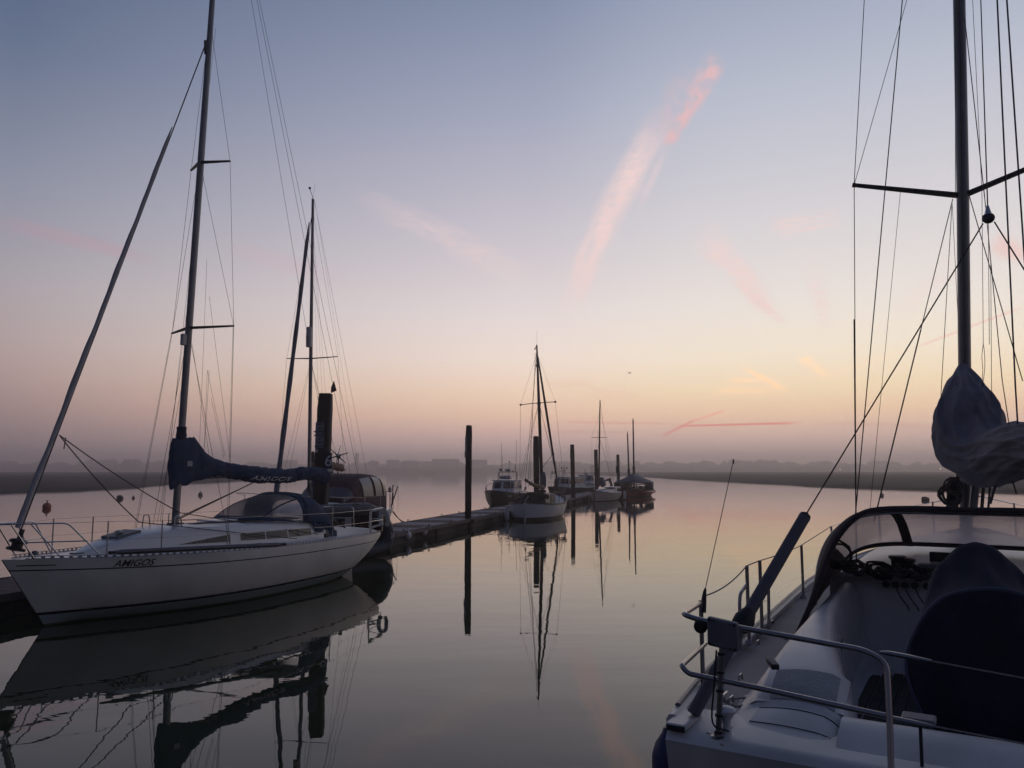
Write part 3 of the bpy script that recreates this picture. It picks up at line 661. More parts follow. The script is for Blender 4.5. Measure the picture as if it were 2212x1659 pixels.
    for z in (1.66, 1.24): MB().tube([(.35, .92, z), (1.15, 1.12, z - .02)], .03, 8).build('rail_pad', 'sailcloth', t)
    # sprayhood
    AR = lambda x, w, z, h: [Vector((x + .22 * math.sin(a) * 0, w * (abs(math.cos(a)) ** .62) * (1 if math.cos(a) > 0 else -1), z + h * math.sin(a) ** .75)) for a in [math.pi * k / 24 for k in range(25)]]
    def arch(xb, xt, w, zb_, ztop): return [Vector((xb + (xt - xb) * math.sin(a), w * (abs(math.cos(a)) ** .55) * (1 if math.cos(a) >= 0 else -1), zb_ + (ztop - zb_) * math.sin(a) ** .8)) for a in [math.pi * k / 28 for k in range(29)]]
    h0 = arch(2.45, 2.82, .97, 1.20, 1.98); h1 = arch(2.95, 3.05, .97, 1.42, 2.14); h2 = arch(3.5, 3.35, .95, 1.50, 2.16); h3 = arch(3.75, 4.95, .93, 1.50, 1.60)
    jig = lambda R_, s: [p + Vector((0, 0, mnoise.noise(p * 3) * s)) for p in R_]
    lr = lambda P_, Q_, u: [a.lerp(b, u) for a, b in zip(P_, Q_)]
    m = MB(); m.sheet([jig(lr(h0, h1, k / 4), .03) for k in range(5)] + [jig(lr(h1, h2, k / 3), .02) for k in range(1, 4)]); hd = m.build('sprayhood', 'blue_canvas', t, th=.008)
    win = [lr(h2, h3, u) for u in (0, .12, .3, .5, .7, .9, 1.0)]
    bulge = lambda R_, k: [p + Vector((.04 * k, 0, .07 * k)) for p in R_]
    win = [bulge(r, math.sin(math.pi * u)) for r, u in zip(win, (0, .12, .3, .5, .7, .9, 1))]
    MB().sheet(win[1:6]).build('clear_panel', 'clear_vinyl', hd)
    MB().sheet(win[:2]).build('panel_border', 'blue_canvas', hd, th=.006); MB().sheet(win[5:]).build('panel_border', 'blue_canvas', hd, th=.006)
    for j in (8, 20): MB().tube([r[j] + Vector((0, 0, .004)) for r in win], .02, 6, flat=.3).build('panel_strip', 'navy_canvas', hd)
    MB().tube(h2, .016, 8).build('hood_hoop', 'navy_canvas', hd); MB().tube(h0, .016, 8).build('hood_hoop', 'navy_canvas', hd)
    # hood skirt hanging over the coaming
    m = MB(); m.sheet([[Vector((3.2 - .9 * u, .96 - .02 * u + .03 * mnoise.noise(Vector((u * 9, v * 4, 0))), 1.50 - .30 * u - v * (.16 + .08 * math.sin(u * 9)))) for u in [k / 12 for k in range(13)]] for v in (0, .5, 1)]); m.build('hood_skirt', 'blue_canvas', hd, th=.006)
    MB().box((.72, 0, -.05), (.42, .05, .85), ax=(Vector((1, 0, .12)).normalized(), (0, 1, 0), Vector((-.12, 0, 1)).normalized())).build('rudder', 'off_white', t, bevel=.015)
    # details on deck
    MB().box((fx(5.5) + .12, 0, 5.45), (.10, .09, .24)).build('masthead_box', 'off_white', t, bevel=.01)
    m = MB(); m.lathe([(.045, 0), (.05, .05), (.03, .07)], (9.2, 0, 1.24), 10); m.build('bow_roller', 'alloy', t)
    for x in (8.6, .6): MB().tube([(x - .1, .3 if x > 2 else .7, 1.22 if x > 2 else 1.12), (x + .1, .3 if x > 2 else .7, 1.22 if x > 2 else 1.12)], .016, 6).build('cleat', 'alloy', t)
    MB().box((5.3, 1.32, 1.13), (.12, .07, .08)).build('sheet_car', 'black_plastic', t, bevel=.01); MB().box((3.0, 1.2, 1.15), (.12, .07, .1)).build('sheet_car', 'black_plastic', t, bevel=.01)
    for sd in (.48, -.45): MB().tube(fillet([(6.75, sd, 1.5), (6.72, sd, 1.78), (6.6, sd, 1.78), (6.55, sd, 1.5)], .04), .012, 6).build('mast_guard', 'steel', t)
    return t
sloop_left()
pa, pb = A.hit(247, 1193, z=1.27), A.hit(608, 1176, z=1.22)
sp = thing('spinnaker_pole', tuple(A.world((pa + pb) / 2)), A.rz, 'long grey pole lying along the side deck of the white yacht named on its bow', 'pole')
pu = (pa - pb).normalized(); ph = (pa - pb).length / 2
MB().tube([-pu * ph, -pu * (ph - .1), pu * (ph - .1), pu * ph], [.026, .044, .044, .026], 10).build('pole_tube', 'alloy', sp)
for q in (-1, 1): MB().box(pu * (ph + .04) * q, (.12, .06, .05), ax=(pu, Vector((0, 0, 1)).cross(pu), (0, 0, 1))).build('pole_end', 'black_plastic', sp, bevel=.01)

# ================================================================== pontoon and piles
NEAR = [(-12.6, 6.4), (-9.4, 14.2), (-4.25, 27.7), (-1.8, 36.8), (2.0, 50.6), (5.3, 63.5), (8.5, 75.5), (13.0, 91.5)]
def near_x(Y):
    for (xa, ya), (xb, yb) in zip(NEAR, NEAR[1:]):
        if Y <= yb: return xa + (xb - xa) * (Y - ya) / (yb - ya)
    return NEAR[-1][0]
def pontoon():
    t = thing('pontoon', (0, 0, 0), 0, 'long floating timber pontoon on dark floats running out between the moored boats', 'pontoon')
    Wd = 2.15; z1, z0 = .42, .30; k = 0; secs = []
    for (xa, ya), (xb, yb) in zip(NEAR, NEAR[1:]):
        L = math.dist((xa, ya), (xb, yb)); n = max(1, round(L / 6.5)); u = Vector((xb - xa, yb - ya, 0)).normalized(); l = Vector((-u.y, u.x, 0))
        for i in range(n): secs.append((Vector((xa, ya, 0)) + u * (L / n * i), u, l, L / n))
    for p, u, l, L in secs:
        ng = max(1, round(L / 1.65)); q = 0.02
        for g_ in range(ng):
            m = MB(); e_ = L * (g_ + 1) / ng - .03
            while q < e_ - .05:
                wv_ = .142; c_ = p + u * (q + wv_ / 2) + l * (Wd / 2) + Vector((0, 0, z1 - .02 + random.uniform(-.002, .002))); m.box(c_, (wv_, Wd - .16, .036), ax=(u, l, (0, 0, 1))); q += .150
            k += 1; m.build('deck_section', 'frosted_plank' if k % 2 else 'deck_plank_dark', t, smooth=False)
        for o_ in (.035, Wd - .035): MB().box(p + u * (L / 2) + l * o_ + Vector((0, 0, z1 - .055)), (L - .03, .07, .15), ax=(u, l, (0, 0, 1))).build('waler', 'waler_wood', t, smooth=False, bevel=.006)
        nf = max(1, int(L / 3.2)); fl = []
        for j in range(nf * 2):
            dark = j % 2; a_ = L / (nf * 2)
            MB().box(p + u * (a_ * (j + .5)) + l * (Wd / 2 + (0 if dark else -.0)) + Vector((0, 0, -.06)), (a_ * .985, Wd - (.30 if dark else .16), .74), ax=(u, l, (0, 0, 1))).build('float', 'weed_float' if dark else 'pontoon_float', t, bevel=.02)
        for o_ in (.08, Wd - .08):
            for j in range(max(1, int(L / 2.6))):
                c_ = p + u * (1.2 + 2.6 * j) + l * o_ + Vector((0, 0, z1)); m = MB()
                m.tube(fillet([c_ - u * .09, c_ - u * .06 + Vector((0, 0, .11)), c_ + u * .06 + Vector((0, 0, .11)), c_ + u * .09], .04), .014, 6); m.build('mooring_ring', 'alloy_dark', t)
    return t
mk('deck_plank_dark', (.115, .075, .07), .9, var=.3, vscale=4, bump=.4, bscale=25)
mk('waler_wood', (.13, .11, .10), .9, var=.35, vscale=3, bump=.4, bscale=20)
pontoon()

def pile(X, Y, top, w, label, lean=(0, 0), extra=None, n=8):
    t = thing('timber_pile', (X, Y, 0), 0, label, 'pile', 'timber piles along the pontoon')
    rr = random.Random(int(Y * 10)); rings = []
    for i in range(15):
        z = -1.2 + (top + 1.2) * i / 14; h = w / 2 * (1 + rr.uniform(-.03, .03)) * (.93 if i == 14 else 1); r = []
        ch = h * .22
        for a, b in ((h, -h + ch), (h, h - ch), (h - ch, h), (-h + ch, h), (-h, h - ch), (-h, -h + ch), (-h + ch, -h), (h - ch, -h)):
            r.append(Vector((a + lean[0] * z + rr.uniform(-.006, .006), b + lean[1] * z, z)))
        rings.append(r)
    MB().loft(rings).build('post', 'pile_weathered', t)
    MB().box((lean[0] * top, lean[1] * top, top + .02), (w * .86, w * .86, .04)).build('pile_cap', 'pile_timber', t, bevel=.015)
    # guide frame that holds the pontoon to the pile
    m = MB(); g = w / 2 + .09
    for s_ in (-1, 1): m.box((0, s_ * g, .36), (2 * g + .1, .06, .1)); m.box((s_ * g, 0, .36), (.06, 2 * g - .07, .098))
    m.build('guide_frame', 'alloy_dark', t, smooth=False)
    return t
p6 = pile(-5.78, 23.3, 4.97, .40, 'thick dark pile with a white number 6 and a notice board', lean=(.022, 0))
pl = at_y(698, 900, 23.07); 
def board(t, c, size, name, mat, text, th=.02, tm='black_letter', ts=.1, lines=None):
    b = MB().box(c, (size[0], th, size[1])).build(name, mat, t, bevel=.004)
    for s_, dz, sz in (lines or [(text, 0, ts)]):
        text_part(s_, sz, tm, b, lambda u, v, dz=dz, sz=sz: Vector((c[0] + u, c[1] - th / 2 - .003, c[2] + dz + v - sz * .35)), 'lettering', thin=.002)
    return b
a, b = at_y(682, 912, 23.05), at_y(699, 968, 23.05)
W1, H1 = abs(b.x - a.x), a.z - b.z
board(p6, ((a.x + b.x) / 2 + 5.78, -.25, (a.z + b.z) / 2), (W1 * 1.0, H1), 'notice_board', 'sign_plate', '', lines=[(s_, H1 * (.5 - (i + .55) / 7), .075) for i, s_ in enumerate(('-IVES', 'AT', 'MOORING', 'BAGWELL', 'A', 'OF', 'BOARTS'))])
c_ = at_y(684, 974, 23.05); MB().box((c_.x + 5.78, -.24, c_.z), (.055, .02, .075)).build('white_tag', 'white_paint', p6)
a, b = at_y(702, 978, 23.0), at_y(716, 1012, 23.0)
board(p6, ((a.x + b.x) / 2 + 5.78, -.27, (a.z + b.z) / 2), (b.x - a.x, a.z - b.z), 'number_plate', 'navy_canvas', '6', tm='white_letter', ts=.46)
p1 = pile(-2.07, 36.6, 4.77, .29, 'tall plain dark pile standing alone in the middle of the picture', lean=(.004, 0))
for (x0, y0, x1, y1) in ((1004.6, 943, 1009, 973), (1003.6, 974, 1008.5, 989)):
    a, b = at_y(x0, y0, 36.4), at_y(x1, y1, 36.4); MB().box(((a.x + b.x) / 2 + 2.07, -.1, (a.z + b.z) / 2), (b.x - a.x, .2, a.z - b.z)).build('notice_board', 'sign_plate', p1, bevel=.004)
pile(1.62, 50.3, 4.85, .37, 'dark pile directly behind the mast of the wooden cutter', lean=(-.012, 0))
p3 = pile(4.98, 63.0, 4.72, .33, 'dark pile standing right of the cutter beside the patrol launch', lean=(-.014, 0))
pile(8.2, 75.0, 4.62, .33, 'dark pile directly left of the small clinker yacht mast', lean=(-.012, 0))
p5 = pile(12.42, 90.4, 4.45, .33, 'farthest dark pile left of the tent covered ketch', lean=(-.006, 0))
a, b = at_y(1330.5, 1006, 90.2), at_y(1333.5, 1022, 90.2); MB().box(((a.x + b.x) / 2 - 12.42, -.1, (a.z + b.z) / 2), (b.x - a.x, .2, a.z - b.z)).build('notice_board', 'alloy_dark', p5, bevel=.004)

def fender(X, Y, z, r, label, mat='fender_white', ball=True, top=.42, group='white fenders'):
    t = thing('fender', (X, Y, z), 0, label, 'fender', group)
    if ball: MB().lathe([(.02, -r), (r * .6, -r * .85), (r * .95, -r * .4), (r, 0), (r * .85, r * .55), (r * .4, r * 1.0), (r * .25, r * 1.25), (.03, r * 1.32)], n=18).build('body', mat, t)
    else: MB().lathe([(.02, -r * 2.7), (r * .7, -r * 2.5), (r, -r * 2), (r, r * 1.8), (r * .7, r * 2.4), (.03, r * 2.9)], n=16).build('body', mat, t)
    MB().tube([(0, 0, r * 1.3 if ball else r * 2.8), (-.02, .04, max(top - z, r * 1.5) + .03)], .01, 5).build('lanyard', 'rope', t)
for px, py, lb in ((880, 1152, 'round white fender hanging on the pontoon edge, nearer the grey dinghy'), (915, 1146, 'round white fender hanging on the pontoon edge, nearer the lone tall pile')):
    for Y in (28.2,):
        Y = 2.45 / ((py - HZ) / F_PX) * .985; X = (px - 1106) / F_PX * Y
    Yv = {880: 29.2, 915: 31.0}[px]; X = near_x(Yv) + .22; q = at_y(px, py, Yv)
    fender(q.x, Yv - .02, .27, .16, lb)

def buoy(px, py, r, label, mat, shape='ball'):
    p = at_z(px, py, 0); t = thing('mooring_buoy', (p.x, p.y, 0), random.random() * 3, label, 'buoy', 'mooring buoys')
    if shape == 'ball':
        MB().ball((0, 0, r * .45), r, 14, (1, 1, .95)).build('float_body', mat, t)
        m = MB(); m.tube([(0, 0, r * 1.3), (0, 0, r * 1.75)], r * .14, 8); m.lathe([(r * .1, 0), (r * .25, r * .05), (r * .25, r * .15), (r * .1, r * .2)], (0, 0, r * 1.75), 10); m.build('top_ring', 'black_plastic', t)
    else:
        MB().lathe([(r * .1, -r * 1.3), (r * .8, -r), (r, 0), (r * .85, r * .9), (r * .3, r * 1.3)], (0, 0, r * .35), 14, ax=(1, .3, .12)).build('float_body', mat, t)
        MB().tube([(r * 1.3, .3 * r, r * .5), (r * 1.6, .4 * r, r * .35)], r * .12, 6).build('top_ring', 'black_plastic', t)
buoy(101, 1098, .29, 'large orange mooring buoy on the water left of the rolled headsail sheets', 'orange')
buoy(259, 1077.5, .26, 'brown oval buoy lying low, left one of two close together', 'buoy_dark', 'oval')
buoy(288, 1076.5, .14, 'small dark buoy right beside the brown oval buoy', 'buoy_dark')
buoy(433, 1070, .24, 'pale buoy with a top ring seen below the blue sail cover', 'buoy_pale')
buoy(842, 1058, .26, 'small pale buoy afloat right of the maroon cockpit tent', 'buoy_pale')
buoy(1905, 1071, .2, 'small dark buoy seen between the shrouds of the nearest yacht', 'buoy_dark')
buoy(1999, 1081, .26, 'dark red buoy afloat left of the grey sail bundle', 'buoy_dark', 'oval')
buoy(1159, 1032.5, .2, 'tiny dark float on the water left of the patrol launch bow rail', 'buoy_dark')

# ================================================================== second yacht behind the pontoon
B = Frame(-5.95, 33.2, 193.5)
def sloop_behind():
    t = thing('sailing_yacht', (B.X, B.Y, 0), B.rz, 'yacht with maroon cockpit tent and wind generator behind the pontoon', 'sailing yacht', 'sailing yachts')
    c = lambda px, py, y=0.0: B.hit(px, py, y=y)
    H = Hull(10.0, [(0, .95), (1, 1.25), (3, 1.55), (5, 1.6), (7, 1.25), (8.7, .6), (10, .02)], [(0, 1.12), (4, 1.08), (7, 1.2), (10, 1.38)], [(0, .35), (1, 0), (3, -.4), (6, -.4), (8.8, -.05), (10, 0)], .8, .25)
    H.build(banded('second_hull', (.62, .60, .58), [(.12, .15, (.10, .02, .03))], .3, [(-2, .1, (.03, .03, .06))]), t, 36, 12); H.deck('gelcoat', t)
    m = MB(); m.loft([[Vector((x, w * a_, z0 + hh * b_)) for a_, b_ in ((1, 0), (.93, .8), (.8, 1), (0, 1.12), (-.8, 1), (-.93, .8), (-1, 0))] for x, w, hh, z0 in ((2.9, 1.0, .42, 1.05), (5, .95, .42, 1.08), (7, .6, .34, 1.16), (7.9, .25, .06, 1.22))]); m.build('coachroof', 'gelcoat', t)
    for sd in (1, -1):
        for x0 in (3.4, 4.4, 5.4): MB().box((x0 + .35, sd * .945, 1.33), (.7, .02, .16)).build('cabin_window', 'glass_dark', t)
    mb = c(684, 1090); mt = c(676, 430)
    bx = 5.6; base = Vector((bx, 0, 1.5)); topm = Vector((mt.x, 0, mt.z))
    MB().tube([base, base.lerp(topm, .5), topm], [.085, .08, .06], 12, flat=.75).build('mast', 'alloy', t)
    f = lambda z: base.lerp(topm, (z - base.z) / (topm.z - base.z))
    sprd = {}
    for sd, px, py in ((1, 757, 775), (-1, 626, 777)):
        z = c(680, 774).z; p = Vector((f(z).x - .1, sd * 1.02, z)); sprd[sd] = p; MB().tube([f(z - .05), p], [.025, .016], 6, flat=1.5).build('spreader', 'alloy_dark', t)
        ch = Vector((bx - .1, sd * 1.42, 1.15)); r_ = .004
        wire('shroud', t, ch, p, r_); wire('shroud', t, p, topm - Vector((0, 0, .4)), r_); wire('shroud', t, ch, f(z - .1), r_); wire('shroud', t, Vector((bx - .6, sd * 1.42, 1.15)), f(z - .2), r_)
    for dx in (-1.6, -1.2, -.7): wire('halyard', t, f(topm.z - .8), f(1.9) + Vector((dx, .1, .2)), .003)
    wire('backstay', t, topm + Vector((-.1, 0, 0)), (.15, .1, 1.1), .0045); wire('topping_lift', t, topm + Vector((-.15, 0, -.05)), (1.5, 0, 2.7), .003)
    # rolled headsail
    ga, gb = c(597, 1062), c(668, 480); n = 40; pts = [ga.lerp(gb, i / n) + Vector((0, 0, -.05 * math.sin(i / n * math.pi))) for i in range(n + 1)]
    MB().tube(pts, [(.085 + .008 * math.sin(i * .9)) * (1 - .3 * i / n) * min(1, .3 + (n - i) / 5) for i in range(n + 1)], 10).build('rolled_headsail', 'grey_canvas', t)
    wire('forestay', t, ga + (ga - gb).normalized() * .9, topm - Vector((0, 0, .35)), .01)
    rz = c(673, 730); MB().lathe([(.02, -.38), (.10, -.36), (.11, 0), (.10, .36), (.02, .38)], (f(rz.z).x + .15, .0, rz.z), 14).build('radar_reflector', 'off_white', t)
    # masthead gear
    q = topm; m = MB(); m.tube([q, q + Vector((.0, -.02, .1)), q + Vector((.22, -.02, .32))], .01, 5); m.ball(q + Vector((.22, -.02, .34)), .05, 8); m.build('wind_vane', 'black_plastic', t)
    wire('masthead_aerial', t, q, q + Vector((-.12, .0, .65)), .004)
    # boom with tan cover
    ba, bb = Vector((bx - .15, 0, 2.95)), c(738, 1014); rings = []
    for i in range(31):
        u = i / 30; p = ba.lerp(bb, u); h = .30 - .16 * min(1, u * 2.2) + .02 * math.sin(u * 40); rings.append([p + Vector((0, math.cos(k * .5236) * .11, h * .4 + math.sin(k * .5236) * h + mnoise.noise(Vector((u * 9, k, 0))) * .03)) for k in range(12)])
    MB().loft(rings).build('sail_cover', 'tan_canvas', t); MB().tube([ba, bb + Vector((-.25, 0, 0))], .06, 10).build('boom', 'off_white', t)
    # cockpit tent: hood plus upright enclosure
    def hoop(x, w, z0, z1, k=.5): return [Vector((x, w * (abs(math.cos(a)) ** k) * (1 if math.cos(a) >= 0 else -1), z0 + (z1 - z0) * math.sin(a) ** .7)) for a in [math.pi * j / 24 for j in range(25)]]
    secs = [hoop(4.7, .95, 1.4, 1.6, .35), hoop(4.1, 1.1, 1.3, 2.15, .35), hoop(3.7, 1.15, 1.2, 2.42, .35), hoop(2.6, 1.2, 1.1, 2.55, .35), hoop(1.6, 1.15, 1.1, 2.5, .35), hoop(1.0, 1.05, 1.1, 2.40, .35)]
    hd = MB().sheet([[p + Vector((0, 0, mnoise.noise(p * 4) * .03)) for p in r] for r in secs]).build('cockpit_tent', 'maroon_canvas', t, th=.01)
    m = MB(); m.f = []; e = secs[-1]; m.add([p for p in e], [tuple(range(25))]); m.build('tent_back', 'maroon_canvas', hd)
    off = lambda r, k=1.035: [Vector((p.x - .0, p.y * k, p.z * 1.012)) for p in r]
    def pane(r0, r1, j0, j1, u0=.1, u1=.9): return MB().sheet([[p.lerp(q_, u) for p, q_ in list(zip(off(r0), off(r1)))[j0:j1 + 1]] for u in (u0, .5, u1)]).build('clear_panel', 'window_film', hd)
    for j0, j1 in ((2, 8), (16, 22)): pane(secs[4], secs[5], j0, j1); pane(secs[3], secs[4], j0, j1, .12, .86); pane(secs[2], secs[3], j0, j1, .15, .9)
    pane(secs[0], secs[1], 3, 21, .1, .8)
    # stern gear
    m = MB()
    for sd in (1, -1): m.tube(fillet([(1.1, 1.28 * sd, 1.12), (1.1, 1.26 * sd, 1.75), (.05, .95 * sd, 1.78), (-.02, .3 * sd, 1.78), (-.02, .3 * sd, 1.12)], .1), .014, 6); m.tube([(.05, .95 * sd, 1.1), (.05, .95 * sd, 1.78)], .014, 6)
    m.build('pushpit', 'steel', t)
    dv = [B.hit(833, 1072, x=-.55), B.hit(821, 1068, x=0.0)]
    MB().tube([Vector((.05, .85, 1.1)), Vector((-.35, .98, 2.0)), Vector((.1, .95, 2.05)), Vector((.05, .9, 1.3))], .028, 8).build('boarding_ladder', 'alloy_dark', t)
    wire('ladder_rope', t, (-.4, .98, 2.0), (-.42, .98, .95), .006, 'rope')
    gx = c(731, 985, -1.05); MB().tube([(gx.x, gx.y, 1.1), gx], .025, 8).build('generator_pole', 'alloy_dark', t)
    w = MB().lathe([(.01, -.25), (.08, -.2), (.11, -.05), (.10, .1), (.03, .3)], gx, 12, ax=(.9, .4, .1)).build('wind_generator', 'off_white', t)
    for k in range(6):
        a = k * math.pi / 3 + .3; dvv = Vector((-.4 * math.cos(a), .9 * math.cos(a), math.sin(a))); m = MB(); m.tube([gx + Vector((.25, .1, 0)), gx + Vector((.25, .1, 0)) + dvv * .45], [.035, .015], 6, flat=.3); m.build('blade', 'alloy_dark', w)
    fb = Vector((.1, .0, 0)); fz = B.hit(720, 838, x=.9)
    m = MB(); m.add([fz + Vector((0, -.10, -.22)), fz + Vector((0, .16, -.12)), fz + Vector((0, .02, .32)), fz + Vector((.03, -.10, .0))], [(0, 1, 2, 3)]); m.build('burgee', 'maroon_canvas', t, th=.01)
    for sd in (1, -1):
        pts = []
        for x in (1.1, 2.6, 4.2, 5.8, 7.3, 8.8): y = sd * interp(H.bt, x) * .96; zz = interp(H.st, x); MB().tube([(x, y, zz), (x, y, zz + .6)], .012, 6).build('stanchion', 'steel', t); pts.append(Vector((x, y, zz + .6)))
        pts.append(Vector((9.95, sd * .1, 2.0))); MB().tube(pts, .004, 5).build('guard_wire', 'steel', t)
    m = MB(); m.tube(fillet([(8.8, .55, 1.9), (9.9, .15, 2.0), (9.9, -.15, 2.0), (8.8, -.55, 1.9)], .1), .013, 6); m.build('pulpit', 'steel', t)
    return t
sloop_behind()
ml = thing('mooring_line', (0, 0, 0), 0, 'dark rope from the stern of the maroon tented yacht to the pontoon', 'rope', 'mooring ropes')
q0 = at_y(848, 1105, 33.6); q1 = Vector((near_x(34.6) - 2.0, 34.6, .45))
for k in (0, .12): MB().tube([q0.lerp(q1, u) + Vector((k * .3, 0, -.9 * u * (1 - u) - k * u)) for u in [i / 12 for i in range(13)]], .018, 6).build('rope', 'rope', ml)

# ================================================================== grey inflatable dinghy behind the stern
def dinghy():
    a, b = Vector((-5.75, 22.6, 0)), Vector((-3.9, 24.85, 0)); u = (b - a).normalized(); rz = math.atan2(u.y, u.x)
    t = thing('inflatable_dinghy', tuple(a), rz, 'grey inflatable dinghy stood on its side between the white yacht and pontoon', 'dinghy')
    L = (b - a).length; r = .2; tp, bt = 1.50, .22; lean = -.10
    P = lambda x, z: Vector((x, lean * (z - .8), z))
    pts = curve([P(-.2, tp - .02), P(.6, tp), P(1.6, tp), P(2.05, tp - .05), P(2.5, tp - .30), P(2.78, tp - .62), P(2.84, tp - .95), P(2.72, bt + .10), P(2.2, bt), P(1.4, bt), P(.4, bt), P(-.2, bt)], 6)
    n = len(pts); MB().tube(pts, [r * (.35 if i in (0, n - 1) else .8 if i in (1, n - 2) else 1) for i in range(n)], 16).build('tube', 'hypalon', t)
    m = MB(); m.sheet([[P(x, tp - (tp - bt) * k / 6) + Vector((0, .17, 0)) for x in (.0, .7, 1.4, 2.1, 2.5, 2.7)] for k in range(7)]); m.build('floor', 'black_canvas', t, th=.03)
    MB().box((.05, .02, .79), (.06, .34, 1.1)).build('transom', 'dark_wood', t)
    MB().box((1.25, .02, .8), (.24, .05, .95)).build('thwart', 'sailcloth', t)
    text_part('24', .24, 'white_letter', t, lambda x, y: P(2.86, .55) + Vector((x * .6, -.225, y)), 'emblem')
    for x in (.5, 1.2, 1.9): m = MB(); m.tube([P(x, tp + .14) + Vector((0, -.16, 0)), P(x + .1, tp + .19) + Vector((0, -.14, 0)), P(x + .3, tp + .14) + Vector((0, -.16, 0))], .012, 5); m.build('grab_line', 'rope', t)
    return a, rz
dinghy()
br = thing('horseshoe_lifebuoy', tuple(A.world((.35, .95, 1.4))), A.rz, 'pale horseshoe lifebuoy on the stern rail of the white yacht', 'lifebuoy')
MB().tube(curve([(.0, -.08, -.2), (.0, -.13, -.04), (0, -.10, .13), (0, 0, .18), (0, .10, .13), (0, .13, -.04), (0, .08, -.2)], 5), .052, 10).build('foam_horseshoe', 'off_white', br)
MB().box((0, 0, .2), (.05, .08, .08)).build('rail_clip', 'black_plastic', br)

# ================================================================== boats farther along the pontoon
def rail(pts, t, name='guard_rail', posts=(), z0=1.0, r=.018):
    m = MB(); m.tube(fillet(pts, .15), r, 6)
    for p in posts: m.tube([(p[0], p[1], z0), p], r, 6)
    return m.build(name, 'alloy', t)
def wheelhouse(t, fr, x0, x1, w, z0, z1, rake=.25, nf=3, ns_=2, side=(1, -1), crown=.06, mat='white_paint'):
    """cabin with raked front; front windows and side windows are parts"""
    f0, f1 = x1, x1 - rake; wt = w * .90
    P = lambda x, y, z: Vector((x, y, z)); rg = []
    for z, xf, ww in ((z0, f0, w), ((z0 + z1) / 2, (f0 + f1) / 2, (w + wt) / 2), (z1, f1, wt)):
        rg.append([P(x0, -ww, z), P(x0, ww, z), P(xf - .25, ww, z), P(xf, ww * .72, z), P(xf + .05, 0, z), P(xf, -ww * .72, z), P(xf - .25, -ww, z)])
    cb = MB().loft(rg, cap=True).build('cabin', mat, t, smooth=False, bevel=.03)
    rf = [[p + Vector((0, 0, dz)) if True else p for p in [Vector((q.x * 1 + (.10 if q.x > x0 + .1 else -.08), q.y * 1.08, q.z)) for q in rg[2]]] for dz in (.003, .07)]
    MB().loft(rf).build('roof', mat, t, bevel=.02)
    H_ = z1 - z0
    def pane(a, b, k0=.40, k1=.90, name='window'):
        # a, b: bottom ring indices; pane floats 6 mm off the panel
        A0, B0, A1, B1 = rg[0][a], rg[0][b], rg[2][a], rg[2][b]
        def at(u, v): return A0.lerp(B0, u).lerp(A1.lerp(B1, u), v)
        nrm_ = (B0 - A0).cross(A1 - A0).normalized(); nrm_ = nrm_ if nrm_.dot((A0 + B0) / 2 - Vector((x0, 0, z0))) > 0 else -nrm_
        return at, nrm_
    def win(a, b, u0, u1, k0=.38, k1=.90):
        at, nn = pane(a, b); r_ = .12; q = [(u0 + .04, k0), (u1 - .04, k0), (u1, k0 + .06), (u1, k1 - .06), (u1 - .04, k1), (u0 + .04, k1), (u0, k1 - .06), (u0, k0 + .06)]
        m = MB(); m.add([at(u, v) + nn * .012 for u, v in q], [tuple(range(8))]); wd = m.build('window', 'glass_dark', t, smooth=False)
        m = MB(); m.tube([at(u, v) + nn * .014 for u, v in q + q[:1]], .012, 5); m.build('window_frame', 'off_white', wd)
    if nf == 3: win(3, 4, -.05, .36 + .5); win(4, 5, .14, 1.05); win(2, 3, .1, .9); win(5, 6, .1, .9)
    else: win(3, 4, .05, .9); win(4, 5, .1, .95); win(2, 3, .15, .85); win(5, 6, .15, .85)
    for a, b in ((1, 2), (6, 0)):
        for k in range(ns_): win(a, b, (k + .12) / ns_, (k + .88) / ns_)
    return f1
def launch(fr, L, bw, zs, hullmat, label, house, extras):
    t = thing('motor_launch', (fr.X, fr.Y, 0), fr.rz, label, 'motor boat', 'motor boats beyond the pontoon')
    zb_, za_ = zs
    H = Hull(L, [(0, bw * .92), (L * .3, bw), (L * .6, bw * .95), (L * .8, bw * .68), (L * .93, bw * .3), (L, .02)], [(0, za_), (L * .5, za_ * 1.03), (L, zb_)], [(0, -.25), (L * .6, -.3), (L * .88, -.1), (L, .15)], bow_rake=.5, e1=.8, e2=1.1)
    H.build(hullmat, t, 28, 10); H.deck('deck_grp', t)
    for sd in (1, -1): MB().tube([(x, sd * (interp(H.bt, x) + .01), interp(H.st, x)) for x in [L * i / 20 for i in range(21)]], .035, 6).build('rubbing_strake', 'rubber', t)
    wheelhouse(t, fr, *house['box'], **house.get('kw', {}))
    for sd in (1, -1):
        xs_ = [L * q for q in (.70, .80, .90)]
        pts = [Vector((x, sd * interp(H.bt, x) * .94, interp(H.st, x) + .42)) for x in xs_] + [Vector((L * .985, 0, zb_ + .50))]
        m = MB(); m.tube([Vector((L * .66, pts[0].y, interp(H.st, L * .66)))] + pts, .016, 6)
        for p in pts[:-1]: m.tube([p, p - Vector((0, 0, .42))], .014, 5)
        m.build('bow_rail', 'alloy_dark', t)
    extras(t, fr, H); return t, H
mk('dark_navy_hull', (.012, .012, .016), .35, var=.2)
E_ = Frame(.35, 62.7, 196)
